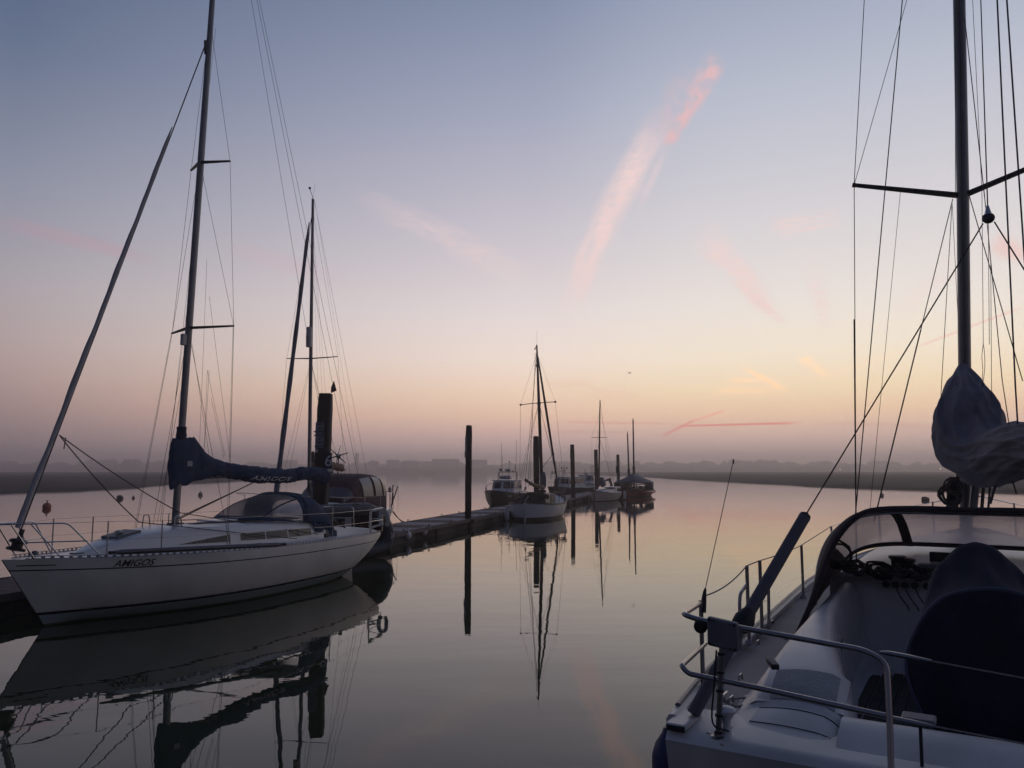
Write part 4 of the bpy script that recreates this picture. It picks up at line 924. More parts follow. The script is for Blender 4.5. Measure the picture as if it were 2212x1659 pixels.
def ex_e(t, fr, H):
    c = lambda px, py, x=2.9: fr.hit(px, py, x=x)
    a, b, d, e = c(1078, 1037), c(1078, 1019.5), c(1117, 1019.5), c(1117, 1037)
    m = MB(); m.tube(fillet([a, b, d, e], .1), .028, 6); m.tube(fillet([a + Vector((.35, 0, 0)), b + Vector((.1, 0, 0)), d + Vector((.1, 0, 0)), e + Vector((.35, 0, 0))], .1), .024, 6); m.build('radar_arch', 'alloy', t)
    MB().lathe([(.05, -.05), (.12, -.02), (.13, .05), (.10, .11), (.02, .13)], c(1081.5, 1016), 12).build('searchlight', 'plastic_grey', t)
    MB().lathe([(.05, -.10), (.2, -.07), (.235, 0), (.22, .07), (.08, .11)], c(1097, 1015.5), 16).build('radar_dome', 'off_white', t)
    MB().lathe([(.04, -.08), (.05, .03), (.02, .05)], c(1108, 1017.5), 8).build('horn', 'plastic_grey', t)
    for px, y0, y1, r in ((1083, 1018, 957, .012), (1085, 1034, 985, .012), (1113, 1018, 1004, .03), (1114.5, 1004, 950, .012)): MB().tube([c(px, y0), c(px + (1.5 if y1 < 952 else 0), y1)], r, 5).build('aerial', 'alloy_dark', t)
    m = MB(); m.tube([c(1098.5, 1036), c(1100, 1000)], .018, 5); m.lathe([(.03, 0), (.055, .02), (.055, .09), (.02, .11)], c(1100, 999), 8); m.build('mast_light', 'alloy_dark', t)
    q = c(1091, 1031.5, 3.1); MB().tube([q - Vector((0, .42, 0)), q - Vector((0, .36, 0)), q + Vector((0, .36, 0)), q + Vector((0, .42, 0))], [.09, .14, .14, .09], 12).build('liferaft_canister', 'sailcloth', t)
    text_part('GALE', .2, 'white_letter', t, lambda u, v: H.side(5.2 - u, .32 - v, .01), 'name_lettering')
    for y in (.3, .1): MB().lathe([(.05, 0), (.06, .05), (.02, .08)], (2.6, y, 2.0), 8).build('vent', 'black_plastic', t)
launch(E_, 7.0, 1.25, (1.22, .88), MT['dark_navy_hull'], 'dark hulled workboat with white wheelhouse and two tall aerials left of the wooden cutter',
       {'box': (1.5, 4.1, .92, .95, 1.86), 'kw': dict(rake=.3)}, ex_e)
F_ = Frame(7.9, 84.6, 215)
def ex_f(t, fr, H):
    c = lambda px, py, x=3.2: fr.hit(px, py, x=x)
    m = MB(); b = c(1219, 1030)
    for dx, dy in ((-.3, .25), (-.3, -.25), (.3, .25), (.3, -.25)): m.tube([b + Vector((dx, dy, 0)), b + Vector((0, 0, .75))], .03, 5)
    m.tube([b + Vector((0, 0, .6)), b + Vector((0, 0, 1.25))], .05, 6); m.tube([b + Vector((0, -.35, .85)), b + Vector((0, .35, .85))], .03, 5)
    m.build('signal_mast', 'off_white', t)
    MB().box(b + Vector((.25, -.2, .62)), (.15, .55, .09)).build('radar_scanner', 'off_white', t, bevel=.02)
    for dy in (-.35, .35): MB().lathe([(.05, -.08), (.06, .05), (.02, .1)], b + Vector((0, dy, .95)), 8).build('deck_light', 'alloy_dark', t)
    MB().tube([b + Vector((.2, -.45, .2)), b + Vector((.2, -.45, 1.6))], .012, 5).build('aerial', 'alloy_dark', t)
    for q in ((1193, 1020), (1199, 1020)): p = c(q[0], q[1], 5.0); MB().lathe([(.06, -.08), (.10, 0), (.08, .08), (.02, .1)], p, 10).build('searchlight', 'plastic_grey', t)
    p = c(1196, 1029, 5.0); m = MB(); m.tube(fillet([p + Vector((0, -.35, -.3)), p + Vector((0, -.3, .3)), p + Vector((0, .3, .3)), p + Vector((0, .35, -.3))], .08), .025, 6); m.build('light_bar', 'alloy_dark', t)
launch(F_, 7.4, 1.3, (1.02, .80), MT['dark_navy_hull'], 'dark patrol launch with a signal mast on its cabin, moored just past the wooden cutter',
       {'box': (1.4, 5.2, .95, .85, 1.9), 'kw': dict(rake=.25, ns_=4)}, ex_f)
G_ = Frame(9.05, 94.0, 187)
def ex_g(t, fr, H):
    c = lambda px, py, x=3.3: fr.hit(px, py, x=x)
    b = c(1266.5, 1028); m = MB(); m.lathe([(.06, 0), (.08, .15), (.24, .2), (.3, .3), (.26, .36), (.05, .4)], b, 14); m.build('radar_dome', 'off_white', t)
    MB().tube([b + Vector((0, -.15, .3)), b + Vector((0, -.15, .75))], .03, 5).build('mast_light', 'maroon_canvas', t)
    for q in (1277, 1280.5): wire('aerial', t, c(q, 1030), c(q - .5, 1004), .012)
    m = MB(); p = c(1278, 1018); m.tube([p + Vector((0, -.2, -.5)), p + Vector((0, 0, .5)), p + Vector((0, .2, -.5))], .015, 5); m.build('aerial_bracket', 'alloy_dark', t)
launch(G_, 7.0, 1.3, (1.15, .95), MT['white_paint'], 'white motor cruiser with a dome on its cabin roof behind the small clinker yacht',
       {'box': (1.0, 4.0, .92, 1.05, 2.05), 'kw': dict(rake=.45, nf=2)}, ex_g)

# wooden cutter, seen over its pointed stern
D_ = Frame(.69, 41.3, 15)
def cutter():
    t = thing('sailing_yacht', (D_.X, D_.Y, 0), D_.rz, 'wooden cutter with white hull and dark deckhouse moored at the middle of the pontoon', 'sailing yacht', 'sailing yachts')
    c = lambda px, py, x=4.3: D_.hit(px, py, x=x)
    H = Hull(7.6, [(0, .06), (.35, .72), (.9, 1.08), (2, 1.36), (3.6, 1.46), (5.2, 1.25), (6.6, .72), (7.6, .03)], [(0, .98), (1.2, .86), (3.2, .82), (5.5, .95), (7.6, 1.25)], [(0, .0), (.4, -.25), (2, -.5), (6, -.5), (7.6, -.2)], bow_rake=.25, e1=.72, e2=1.25)
    H.build(banded('cutter_hull', (.60, .60, .62), [(-.1, .055, (.04, .03, .028)), (.075, .09, (.05, .04, .035))], .4, [(-2, .17, (.02, .012, .010))]), t, 34, 14); H.deck('deck_grp', t, drop=.05)
    for sd in (1, -1): MB().tube([(x, sd * interp(H.bt, x), interp(H.st, x) + .02) for x in [7.6 * i / 30 for i in range(31)]], .035, 6).build('rail_cap', 'dark_wood', t)
    MB().box((-.03, 0, .35), (.10, .08, 1.25)).build('sternpost', 'off_white', t, bevel=.02)
    m = MB(); m.loft([[Vector((x, w * a, z)) for a, z in ((1, .85), (.96, h), (.5, h + .08), (0, h + .1), (-.5, h + .08), (-.96, h), (-1, .85))] for x, w, h in ((2.3, .82, 1.32), (4.2, .78, 1.30), (5.4, .55, 1.22))]); dh = m.build('deckhouse', 'dark_wood', t)
    for y in (-.4, .4): MB().box((2.28, y, 1.12), (.02, .3, .2)).build('window', 'glass_dark', dh)
    MB().box((2.6, 0, 1.42), (.8, .9, .06)).build('hatch', 'teak', dh, bevel=.015)
    m = MB(); m.loft([[Vector((x, sd * w, z)) for w, z in ((.95, .84), (.9, 1.12), (.86, 1.12), (.84, .84))] for x in (.9, 2.3) for sd in (1,)]); m.loft([[Vector((x, -w, z)) for w, z in ((.95, .84), (.9, 1.12), (.86, 1.12), (.84, .84))] for x in (.9, 2.3)]); m.build('cockpit_coaming', 'dark_wood', t)
    MB().box((1.6, 0, .83), (1.4, 1.3, .03)).build('cockpit_sole', 'black_canvas', t, smooth=False)
    MB().box((2.9, -.2, 1.5), (.6, .5, .14)).build('cover_box', 'black_canvas', t, bevel=.03)
    ma, mb_ = c(1171.5, 1070), c(1159.5, 745); mid = c(1164, 870)
    MB().tube([ma, ma.lerp(mb_, .55), ma.lerp(mb_, .78), mb_], [.105, .095, .07, .045], 12).build('mast', 'dark_wood', t)
    for py in (790, 872): p = c(1161 + (py - 790) * .04, py); MB().lathe([(.11, -.06), (.12, 0), (.11, .06)], p, 12).build('mast_band', 'alloy_dark', t)
    wv_ = c(1155.5, 754); m = MB(); m.tube([mb_, wv_], .02, 5); m.ball(wv_, .05, 6); m.build('wind_vane', 'black_plastic', t); wire('masthead_aerial', t, mb_, c(1160, 715), .006)
    tp, ts_ = c(1124.5, 874.5), c(1199.5, 868)
    for p in (tp, ts_):
        MB().tube([mid, p], .026, 6).build('spreader', 'dark_wood', t); MB().ball(p, .07, 8).build('spreader_tip', 'black_plastic', t)
    up = c(1160, 762)
    for p, sd in ((tp, 1), (ts_, -1)):
        wire('shroud', t, up, p, .006); ch = Vector((4.2, sd * 1.38, .9)); wire('shroud', t, p, ch, .007); wire('shroud', t, mid, Vector((3.7, sd * 1.38, .9)), .008); wire('shroud', t, mid + Vector((0, 0, .1)), Vector((3.1, sd * 1.4, .9)), .008)
    be = c(1135, 1036.5, 1.7)
    for d in ((0, 0), (.02, .05), (-.05, .1)): wire('topping_lift', t, up + Vector((d[0], d[1], 0)), be + Vector((d[0] * 3, -d[1] * 3, 0)), .010)
    # rolled staysail and heavy forestay to the stem head
    fa, fb = c(1162, 772), D_.hit(1203, 1036, x=7.9); n = 24
    MB().tube([fa.lerp(fb, i / n) for i in range(n + 1)], [(.045 + .03 * math.sin(i / n * 3)) for i in range(n + 1)], 8).build('rolled_headsail', 'black_canvas', t)
    MB().tube([(7.2, 0, 1.2), fb, Vector((8.5, .0, 1.3))], .06, 8).build('bowsprit', 'dark_wood', t)
    kn = fa.lerp(fb, .78); MB().ball(kn, .1, 8).build('sheet_knot', 'rope', t); wire('headsail_sheet', t, kn, c(1140, 1052, 3), .014, 'rope'); wire('headsail_sheet', t, kn, (5, -1.2, 1.0), .012, 'rope')
    # boom with its cover, block and mainsheet at the after end
    bs = c(1173, 1052, 4.1); pts = [be.lerp(bs, u) + Vector((0, 0, -.10 * math.sin(u * 3.1))) for u in [i / 16 for i in range(17)]]
    MB().tube(pts, [.075 + .055 * (i / 16) + .022 * math.sin(i * 1.7) for i in range(17)], 12).build('sail_cover', 'tan_canvas', t)
    q = c(1173, 1040); MB().tube([q + Vector((0, 0, .55)), q + Vector((.02, 0, .2)), q + Vector((0, 0, -.25)), q + Vector((0, 0, -.45))], [.12, .19, .2, .1], 10).build('sail_sleeve', 'grey_canvas', t)
    m = MB(); bl = be + Vector((0, 0, -.45)); m.tube([be, bl], .012, 5); m.ball(bl, .07, 8)
    for d in (-.35, -.12, .12, .35): m.tube([bl, Vector((.9, be.y + d, 1.0))], .012, 5)
    m.build('mainsheet', 'rope', t)
    m = MB(); m.tube([(-.05, 0, .95), (.2, .0, 1.15), (1.4, .15, 1.25)], .03, 6); m.build('tiller', 'dark_wood', t)
    for sd, xs_ in ((-1, (1.3, 2.6, 4.0, 5.3)), (1, (2.6, 4.0, 5.3))):
        for x in xs_: MB().tube([(x, sd * interp(H.bt, x) * .93, .85), (x, sd * interp(H.bt, x) * .93, 1.42)], .018, 6).build('stanchion', 'alloy_dark', t)
        MB().tube([(x, sd * interp(H.bt, x) * .93, 1.42) for x in xs_], .008, 5).build('guard_wire', 'alloy_dark', t)
    coil((1.0, .35, 1.05), .16, 4, 'rope', 'rope_tangle', t, .014, seed=2); coil((3.4, -.7, 1.0), .14, 4, 'rope_pale', 'rope_tangle', t, .014, seed=5)
    MB().tube(curve([(5.5, -.2, 1.25), (5.8, -.9, 1.45), (6.1, -1.0, 1.5), (6.3, -.8, 1.35)], 4), .09, 8).build('rolled_cover', 'tan_canvas', t)
    return t
cutter()
q = at_y(1110, 1112, 41.6); fender(near_x(41.6) + .2, 41.5, .36, .13, 'long white fender between the wooden cutter and the pontoon', ball=False, top=.8)
ml2 = thing('mooring_line', (0, 0, 0), 0, 'dark stern rope from the wooden cutter to the pontoon', 'rope', 'mooring ropes')
a_ = D_.world((.15, .35, 1.0)); b_ = Vector((near_x(37.8) - .1, 37.8, .44)); MB().tube([a_.lerp(b_, u) - Vector((0, 0, .35 * u * (1 - u) * 4 * .4)) for u in [i / 12 for i in range(13)]], .016, 6).build('rope', 'rope', ml2)

# small white yacht, stem towards the camera
H_ = Frame(9.45, 71.7, 204)
def small_yacht():
    t = thing('sailing_yacht', (H_.X, H_.Y, 0), H_.rz, 'small pale clinker yacht with crumpled grey canvas, bow to camera between two piles', 'sailing yacht', 'sailing yachts')
    c = lambda px, py, x=3.4: H_.hit(px, py, x=x)
    H = Hull(6.1, [(0, .7), (1.5, 1.02), (3.2, 1.12), (4.6, .82), (5.6, .35), (6.1, .03)], [(0, .70), (3, .66), (6.1, .92)], [(0, .1), (1, -.2), (5, -.3), (6.1, -.1)], bow_rake=.3, e1=.8, e2=1.15)
    H.build(banded('clinker_hull', (.42, .38, .35), [(-.1, .07, (.05, .035, .03))] + [(.07 + .1 * k, .078 + .1 * k, (.2, .17, .15)) for k in range(1, 7)], .5, [(-2, .05, (.03, .02, .02))]), t, 30, 12); H.deck('deck_grp', t)
    MB().box((6.0, 0, .45), (.07, .07, 1.05)).build('stem_post', 'dark_wood', t)
    m = MB(); m.loft([[Vector((x, w * a, z)) for a, z in ((1, .66), (.94, h), (0, h + .06), (-.94, h), (-1, .66))] for x, w, h in ((1.4, .7, 1.0), (3.4, .62, .98), (4.6, .35, .86))]); m.build('cabin', 'white_paint', t)
    ma, mb_ = c(1293.5, 1052), c(1296.2, 864)
    MB().tube([ma, ma.lerp(mb_, .6), mb_], [.09, .07, .045], 10).build('mast', 'dark_wood', t)
    hh = c(1295, 945); a, b = c(1278.5, 945), c(1311, 945)
    for p, sd in ((a, -1), (b, 1)):
        MB().tube([hh, p], .02, 5).build('spreader', 'dark_wood', t); wire('shroud', t, p, c(1296, 890), .006); wire('shroud', t, p, (3.3, sd * 1.08, .7), .006)
        for q in (.2, -.3): wire('shroud', t, hh, (3.3 + q, sd * 1.08, .7), .006)
    for q in (1316, 1320): wire('backstay', t, mb_, c(q, 1030, 1.2), .006)
    wire('forestay', t, mb_, (6.3, 0, .95), .006)
    # canvas heap over the boom: crumpled bag and peaked flap
    q = c(1300, 1042, 2.8); m = MB(); m.tube([q + Vector((0, 0, .45)), q + Vector((0, 0, .2)), q + Vector((-.05, .05, -.2)), q + Vector((-.1, .1, -.4))], [.14, .24, .26, .15], 10); m.build('sail_bag', 'grey_canvas', t)
    pk = c(1319, 1032, 2.0); l_ = c(1303, 1048, 2.4); r_ = c(1325, 1051, 1.6); l2 = c(1301, 1039, 2.9)
    rows = []
    for i in range(7):
        u = i / 6; rows.append([l2.lerp(pk, u) .lerp(l_.lerp(r_, u), v) + Vector((.1 * math.sin(u * 7), 0, mnoise.noise(Vector((u * 4, v * 4, 1))) * .08)) * (1 if 0 < v else 0) for v in (0, .25, .5, .75, 1)] if True else None)
    m = MB(); m.sheet([[p for k, p in enumerate(r)] for r in rows[:3]]); m.sheet([r[:2] for r in rows[2:5]]); m.sheet(rows[4:]); m.build('canvas_flap', 'grey_canvas', t, th=.02)
    MB().box((1.6, .35, 1.12), (2.2, .9, .12)).build('folded_cover', 'off_white', t, bevel=.04)
    return t
small_yacht()
p = H_.world((1.0, 1.25, .5)); fender(p.x, p.y, .42, .13, 'long white fender between the clinker yacht and the tent covered ketch', ball=False, top=.9)

# ketch under a winter tent
I_ = Frame(11.9, 78.0, 15)
def ketch():
    t = thing('sailing_ketch', (I_.X, I_.Y, 0), I_.rz, 'two masted red hulled ketch under a grey winter tent, farthest right of the moored boats', 'ketch')
    c = lambda px, py, x: I_.hit(px, py, x=x)
    H = Hull(9.0, [(0, .9), (.6, 1.5), (2, 1.85), (5, 1.95), (7.4, 1.3), (8.5, .6), (9, .05)], [(0, .72), (4, .62), (9, .95)], [(0, .05), (1.2, -.3), (7.5, -.4), (9, 0)], bow_rake=.4, e1=.55, e2=1.4)
    H.build(banded('ketch_hull', (.30, .035, .03), [(-.1, .1, (.03, .012, .012)), (.25, .29, (.03, .012, .012))], .5, [(-2, .06, (.02, .012, .012))]), t, 30, 12); H.deck('dark_wood', t)
    for sd in (1, -1): MB().tube([(x, sd * (interp(H.bt, x) + .05), interp(H.st, x) - .22) for x in [.2 + 8.6 * i / 24 for i in range(25)]], .12, 8).build('rubbing_fender', 'red_hull', t)
    # tent: eaves, ridge between the masts, gable flap at the stern
    mz, mn = 2.0, 5.4; zr = 2.3; ze = 1.45
    def sec(x, w, ze_, zr_, y0=0): return [Vector((x, w * 1.0, .75)), Vector((x, w * 1.02, ze_ - .15)), Vector((x, w * .97, ze_)), Vector((x, w * .5, (ze_ + zr_) / 2 - .08)), Vector((x, 0, zr_)), Vector((x, -w * .5, (ze_ + zr_) / 2 - .08)), Vector((x, -w * .97, ze_)), Vector((x, -w * 1.02, ze_ - .15)), Vector((x, -w, .75))]
    S = [sec(.55, 1.5, 1.35, 1.5), sec(1.3, 1.78, 1.42, 1.95), sec(mz, 1.85, ze, zr), sec(3.7, 1.95, ze, zr - .08), sec(mn, 1.85, ze, zr), sec(7.0, 1.4, 1.45, 1.9), sec(8.4, .7, 1.3, 1.45)]
    S = [[p + Vector((0, 0, mnoise.noise(p * 2) * .05 if 0 < k < 8 else 0)) for k, p in enumerate(r)] for r in S]
    m = MB(); m.sheet([r[2:7] for r in S]); m.sheet([r[:3] for r in S[1:]]); m.sheet([r[6:] for r in S[2:]]); tn = m.build('winter_tent', 'grey_canvas', t, th=.02)
    for y in (-1.35, -.55, .45, 1.2): MB().tube([(.7, y, .75), (.72, y, 1.42)], .03, 6).build('tent_post', 'dark_wood', tn)
    MB().tube([(.6, -1.5, 1.38), (.6, 1.5, 1.38)], .03, 6).build('tent_rafter', 'dark_wood', tn)
    MB().add([], []) ; MB().tube(curve([(.6, -1.4, 1.3), (.9, -.4, 1.2), (1.2, .3, 1.32), (1.4, 1.3, 1.22)], 4), .07, 6).build('stowed_spar', 'off_white', t)
    for y, z, s_ in ((-.9, .9, .35), (.2, .85, .3), (.9, .95, .4)): MB().box((1.4, y, z), (.4, s_, .3)).build('deck_locker', 'dark_wood', t, bevel=.03)
    for (bx, tx, xx, r, nm) in (((1358.5, 1025), (1355.5, 937), mz, .085, 'mizzen_mast'), ((1369.3, 1024), (1367.5, 907), mn, .095, 'main_mast')):
        a, b = c(*bx, xx), c(*tx, xx); a2 = Vector((a.x, a.y, .8)); n = 26
        pts = [a.lerp(b, i / n) for i in range(n + 1)]
        w = MB().tube([a2] + pts, [r] + [r * (1.5 if i < 3 else 1.55 if i == 3 else 1.05 - .3 * i / n + .05 * math.sin(i * 2.3)) for i in range(n + 1)], 10).build(nm, 'sailcloth_dark', t)
        MB().tube([b, b + Vector((0, 0, .22))], [.05, .02], 8).build('masthead', 'red_hull' if nm == 'main_mast' else 'dark_wood', w)
    return t
mk('sailcloth_dark', (.10, .075, .08), .85, var=.35, vscale=5, bump=.4)
ketch()
# far motor cruiser out on the water
fp = at_z(773.5, 1034.5)
fm = thing('motor_cruiser', tuple(fp), 0, 'tiny white motor boat far out on the water above the maroon tent', 'motor boat')
MB().loft([[Vector((x * 1.05 * k, y * 3 * k2, z)) for x, y in ((-1, 1), (-1, -.2), (-.6, -.8), (0, -1), (.6, -.8), (1, -.2), (1, 1))] for z, k, k2 in ((-.2, .8, .9), (.3, .95, 1), (.75, 1.08, 1.05))]).build('hull', 'white_paint', fm)
MB().box((0, .4, 1.0), (1.4, 2.2, .5), taper=.85).build('cabin', 'white_paint', fm, bevel=.05)
MB().box((0, -.75, 1.05), (1.1, .04, .3)).build('windscreen', 'glass_dark', fm); MB().tube([(0, .3, 1.2), (0, .3, 1.7)], .12, 8).build('light_mast', 'off_white', fm)
# gull high over the water
gp = at_y(1360, 806, 120); gl = thing('gull', tuple(gp), .3, 'tiny distant bird gliding above the two masts of the tented ketch', 'bird')
m = MB(); m.tube([(-.25, 0, 0), (-.1, 0, .01), (.1, 0, .02), (.25, 0, 0)], [.01, .06, .06, .01], 8); m.build('body', 'bird_brown', gl)
for sd in (1, -1): MB().sheet([[Vector((.08 - .16 * k, sd * y, z)) for y, z in ((.03, .03), (.3, .12), (.6, .08))] for k in (0, 1)]).build('wing', 'bird_brown', gl, th=.02)

# ================================================================== the near yacht, bottom right
R = Frame(2.11, 3.68, 31)
def near_yacht():
    t = thing('sailing_yacht', (R.X, R.Y, 0), R.rz, 'nearest white yacht with covered wheel, dark sprayhood and grey sail bundle at lower right', 'sailing yacht', 'sailing yachts')
    c = lambda px, py, **k: R.hit(px, py, **k)
    H = Hull(11.2, [(0, 1.45), (1.2, 1.56), (3, 1.62), (5, 1.66), (7, 1.50), (9, .95), (10.4, .38), (11.2, .02)], [(0, 1.30), (3, 1.33), (6, 1.40), (11.2, 1.68)],
             [(0, .28), (1.2, 0), (3, -.35), (7, -.4), (10, -.1), (11.2, 0)], bow_rake=.9, stern_rake=-.25, e1=.62, e2=1.2)
    H.build(banded('near_hull', (.60, .58, .55), [(.22, .27, (.03, .05, .12))], .3, [(-2, .1, (.03, .04, .08))]), t, 48, 16)
    # side decks and foredeck as strips around the cockpit and coachroof
    inner = [(0, .0), (.02, 1.12), (.7, 1.14), (1.6, 1.16), (3.2, 1.14), (5, 1.05), (6.5, .85), (8.2, .4), (8.8, .0)]
    for sd in (1, -1):
        rows = []
        for i in range(45):
            x = .04 + 11.1 * i / 44; o_ = interp(H.bt, x) - .03; n_ = min(o_, 1.12 if x < .5 else interp(inner, x)) if x < 8.8 else 0
            rows.append([Vector((x, sd * (n_ + (o_ - n_) * k / 5), interp(H.st, x) + .0 + .02 * (1 - k / 5))) for k in range(6)])
        MB().sheet(rows).build('side_deck', 'nonskid_near', t)
        # bulwark: raised rounded edge with a channel inboard
        m = MB(); rg = []
        for i in range(50):
            x = .0 + 11.15 * i / 49; o_ = interp(H.bt, x); z = interp(H.st, x)
            rg.append([Vector((x, sd * (o_ + a), z + b)) for a, b in ((.012, -.04), (.016, .03), (0, .058), (-.03, .062), (-.055, .045), (-.06, -.01))])
        m.loft(rg); m.build('bulwark', 'gelcoat_near', t)
        m = MB(); m.tube([(x, sd * (interp(H.bt, x) - .015), interp(H.st, x) + .068) for x in [.15 + 10.8 * i / 40 for i in range(41)]], .012, 6, flat=1.5); m.build('toe_rail', 'alloy', t)
    # after deck, transom coaming
    m = MB(); m.sheet([[Vector((x, y, z)) for y in [1.42 * (k / 6 - 1) for k in range(13)]] for x, z in ((.25, .28), (-.02, .8), (-.13, 1.22), (-.145, 1.27), (-.12, 1.298), (-.06, 1.31), (.16, 1.325), (.30, 1.325))]); m.build('after_deck', 'gelcoat_near', t)
    # moulded cockpit: cross sections from the coaming foot on one side to the other
    def cs_(x, yo, zt_, yi, zs, ys, zf):
        q = [(yo, 1.31), (yo - .05, zt_ - .10), (yo - .10, zt_ - .015), (yo - .16, zt_), (yi + .07, zt_ + .0), (yi + .015, zt_ - .03), (yi - .02, zt_ - .12), (yi - .06, zs + .06), (yi - .10, zs + .01), (ys + .05, zs), (ys, zs - .03), (ys - .02, zf + .04), (ys - .06, zf)]
        return [Vector((x, a, b)) for a, b in q] + [Vector((x, 0, zf))] + [Vector((x, -a, b)) for a, b in q[::-1]]
    secs = [cs_(.39, 1.20, 1.40, .56, 1.10, .46, 1.0), cs_(.75, 1.19, 1.50, .62, 1.08, .54, 1.0), cs_(1.2, 1.18, 1.56, .74, 1.06, .68, 1.0), cs_(1.8, 1.18, 1.59, .84, 1.06, .76, 1.0), cs_(2.4, 1.17, 1.62, .92, 1.08, .82, 1.0), cs_(2.9, 1.15, 1.66, .92, 1.14, .80, 1.0), cs_(3.35, 1.14, 1.70, .88, 1.18, .70, 1.0)]
    m = MB(); m.sheet(secs); ck = m.build('cockpit', 'gelcoat_near', t, sub=2)
    # after wall of the cockpit between the seats
    m = MB(); m.loft([[Vector((x, y, z)) for x, z in ((.0, 1.30), (.10, 1.34), (.22, 1.385), (.31, 1.40), (.37, 1.385), (.39, 1.33), (.40, 1.0))] for y in [-.60 + 1.2 * k / 12 for k in range(13)]], closed=False); m.build('transom_coaming', 'gelcoat_near', t, sub=1)
    # helm seat on the port quarter, with a curved planked top and lid seam
    sa = [Vector((.74, 1.06, 1.50)), Vector((.80, .62, 1.50)), Vector((.32, .60, 1.42)), Vector((.36, 1.04, 1.42))]
    def quad(P_, u, v): return P_[3].lerp(P_[2], u).lerp(P_[0].lerp(P_[1], u), v)
    for sd in (1, -1):
        fl_ = lambda p: Vector((p.x, p.y * sd, p.z))
        g = [[fl_(quad(sa, u, v) + Vector((0, 0, .025 * math.sin(math.pi * min(1, u * 1.0)) - .05 * (1 - v) ** 3 - .04 * max(0, u - .85) / .15))) for u in [k / 10 for k in range(11)]] for v in [k / 8 for k in range(9)]]
        m = MB(); m.sheet(g)
        dn = lambda p, dx, dy, z: Vector((p.x + dx, p.y + dy * sd, z))
        e0_, e1_, e2_ = g[0], [r[-1] for r in g], [r[0] for r in g]   # after, inboard, outboard edges
        sk = lambda E_, f: m.sheet([E_, [f(p, .12, .06) for p in E_], [f(p, .55, .55) for p in E_], [f(p, .85, .86) for p in E_], [f(p, 1.12, .98) for p in E_]])
        sk(e0_, lambda p, a_, b_: dn(p, -.26 * a_, .03 * a_, p.z + (1.312 - p.z) * b_))
        sk(e1_, lambda p, a_, b_: dn(p, -.05 * a_ * (p.x < .5), -.03 * a_, p.z + (1.05 - p.z) * b_))
        sk(e2_, lambda p, a_, b_: dn(p, -.05 * a_, .15 * a_, p.z + (1.312 - p.z) * b_))
        m.sheet([[dn(e0_[0], -.26 * a_, .03 * a_, e0_[0].z + (1.312 - e0_[0].z) * b_) for a_, b_ in ((0, 0), (.12, .06), (.55, .55), (.85, .86), (1.12, .98))], [dn(e2_[0], -.05 * a_, .15 * a_, e2_[0].z + (1.312 - e2_[0].z) * b_) for a_, b_ in ((0, 0), (.12, .06), (.55, .55), (.85, .86), (1.12, .98))]])
        m.sheet([[dn(e0_[-1], -.26 * a_, .03 * a_, e0_[-1].z + (1.312 - e0_[-1].z) * b_) for a_, b_ in ((0, 0), (.12, .06), (.55, .55), (.85, .86), (1.12, .98))], [dn(e1_[0], -.05 * a_, -.03 * a_, e1_[0].z + (1.05 - e1_[0].z) * b_) for a_, b_ in ((0, 0), (.12, .06), (.55, .55), (.85, .86), (1.12, .98))]])
        st_ = m.build('helm_seat', 'gelcoat_near', t)
        pm = MB(); i0 = [[a.lerp(b, .5) + Vector((0, 0, .004)) for a, b in zip(r, r)] for r in g[1:8]]
        pm.sheet([[p + Vector((0, 0, .005)) for p in r[1:10]] for r in g[1:8]]); pm.build('seat_slats', 'seat_panel', st_)
        MB().tube([dn(p, -.17, .02, p.z + (1.312 - p.z) * .62) for p in g[0]], .0025, 5).build('body_seam', 'rubber', st_); MB().tube([p + Vector((-.018, 0, -.004)) for p in g[0]], .006, 5).build('lid_seam', 'rubber', st_)
    # grating on the cockpit floor
    gr = MB(); 
    for k in range(19):
        y = -.72 + .08 * k; x1_ = 3.10 - 1.1 * max(0, abs(y) - .45) ** 1.3; gr.box(((1.62 + x1_) / 2, y, 1.018), (x1_ - 1.62, .071, .018))
    gr.build('cockpit_grating', 'teak_dark', t, smooth=False, bevel=.003)
    # bulkhead and coachroof
    m = MB(); m.sheet([[Vector((3.35 + dx, y, z + (dz if abs(y) < 1.0 else 0))) for y in [-1.12 + 2.24 * k / 16 for k in range(17)]] for dx, z, dz in ((-.16, 1.0, 0), (-.06, 1.12, 0), (.0, 1.35, 0), (.02, 1.62, .03), (.07, 1.70, .06), (.16, 1.72, .075))]); m.build('bulkhead', 'gelcoat_near', t, sub=1)
    rg = []
    for i in range(25):
        x = 3.45 + 5.3 * i / 24; w = interp([(3.45, 1.12), (5, 1.04), (6.5, .85), (8.0, .45), (8.75, .1)], x); zt_ = interp([(3.45, 1.76), (4.2, 1.86), (5.5, 1.90), (6.6, 1.88), (8.0, 1.68), (8.75, 1.52)], x); zd = interp(H.st, x)
        rg.append([Vector((x, w * a, zd + (zt_ - zd) * b + (.07 * w if abs(a) < .5 else .05 * w * (abs(a) < .8)))) for a, b in ((1, 0), (.97, .5), (.92, .85), (.8, 1), (.4, 1), (0, 1.02), (-.4, 1), (-.8, 1), (-.92, .85), (-.97, .5), (-1, 0))])
    m = MB(); m.sheet(rg); m.f.append(tuple(range(11))); m.build('coachroof', 'gelcoat_near', t)
    for y, w, h in ((-.05, .62, .26),): MB().box((3.34, y - .25, 1.42), (.05, .62, .66)).build('companionway', 'black_plastic', t)
    # locker recess in the coaming face, vent pocket
    q = [c(1790 + 32, 1365 - 10, y=.86), c(1846, 1350, y=.84), c(1855, 1400, y=.83), c(1833, 1420, y=.85)]
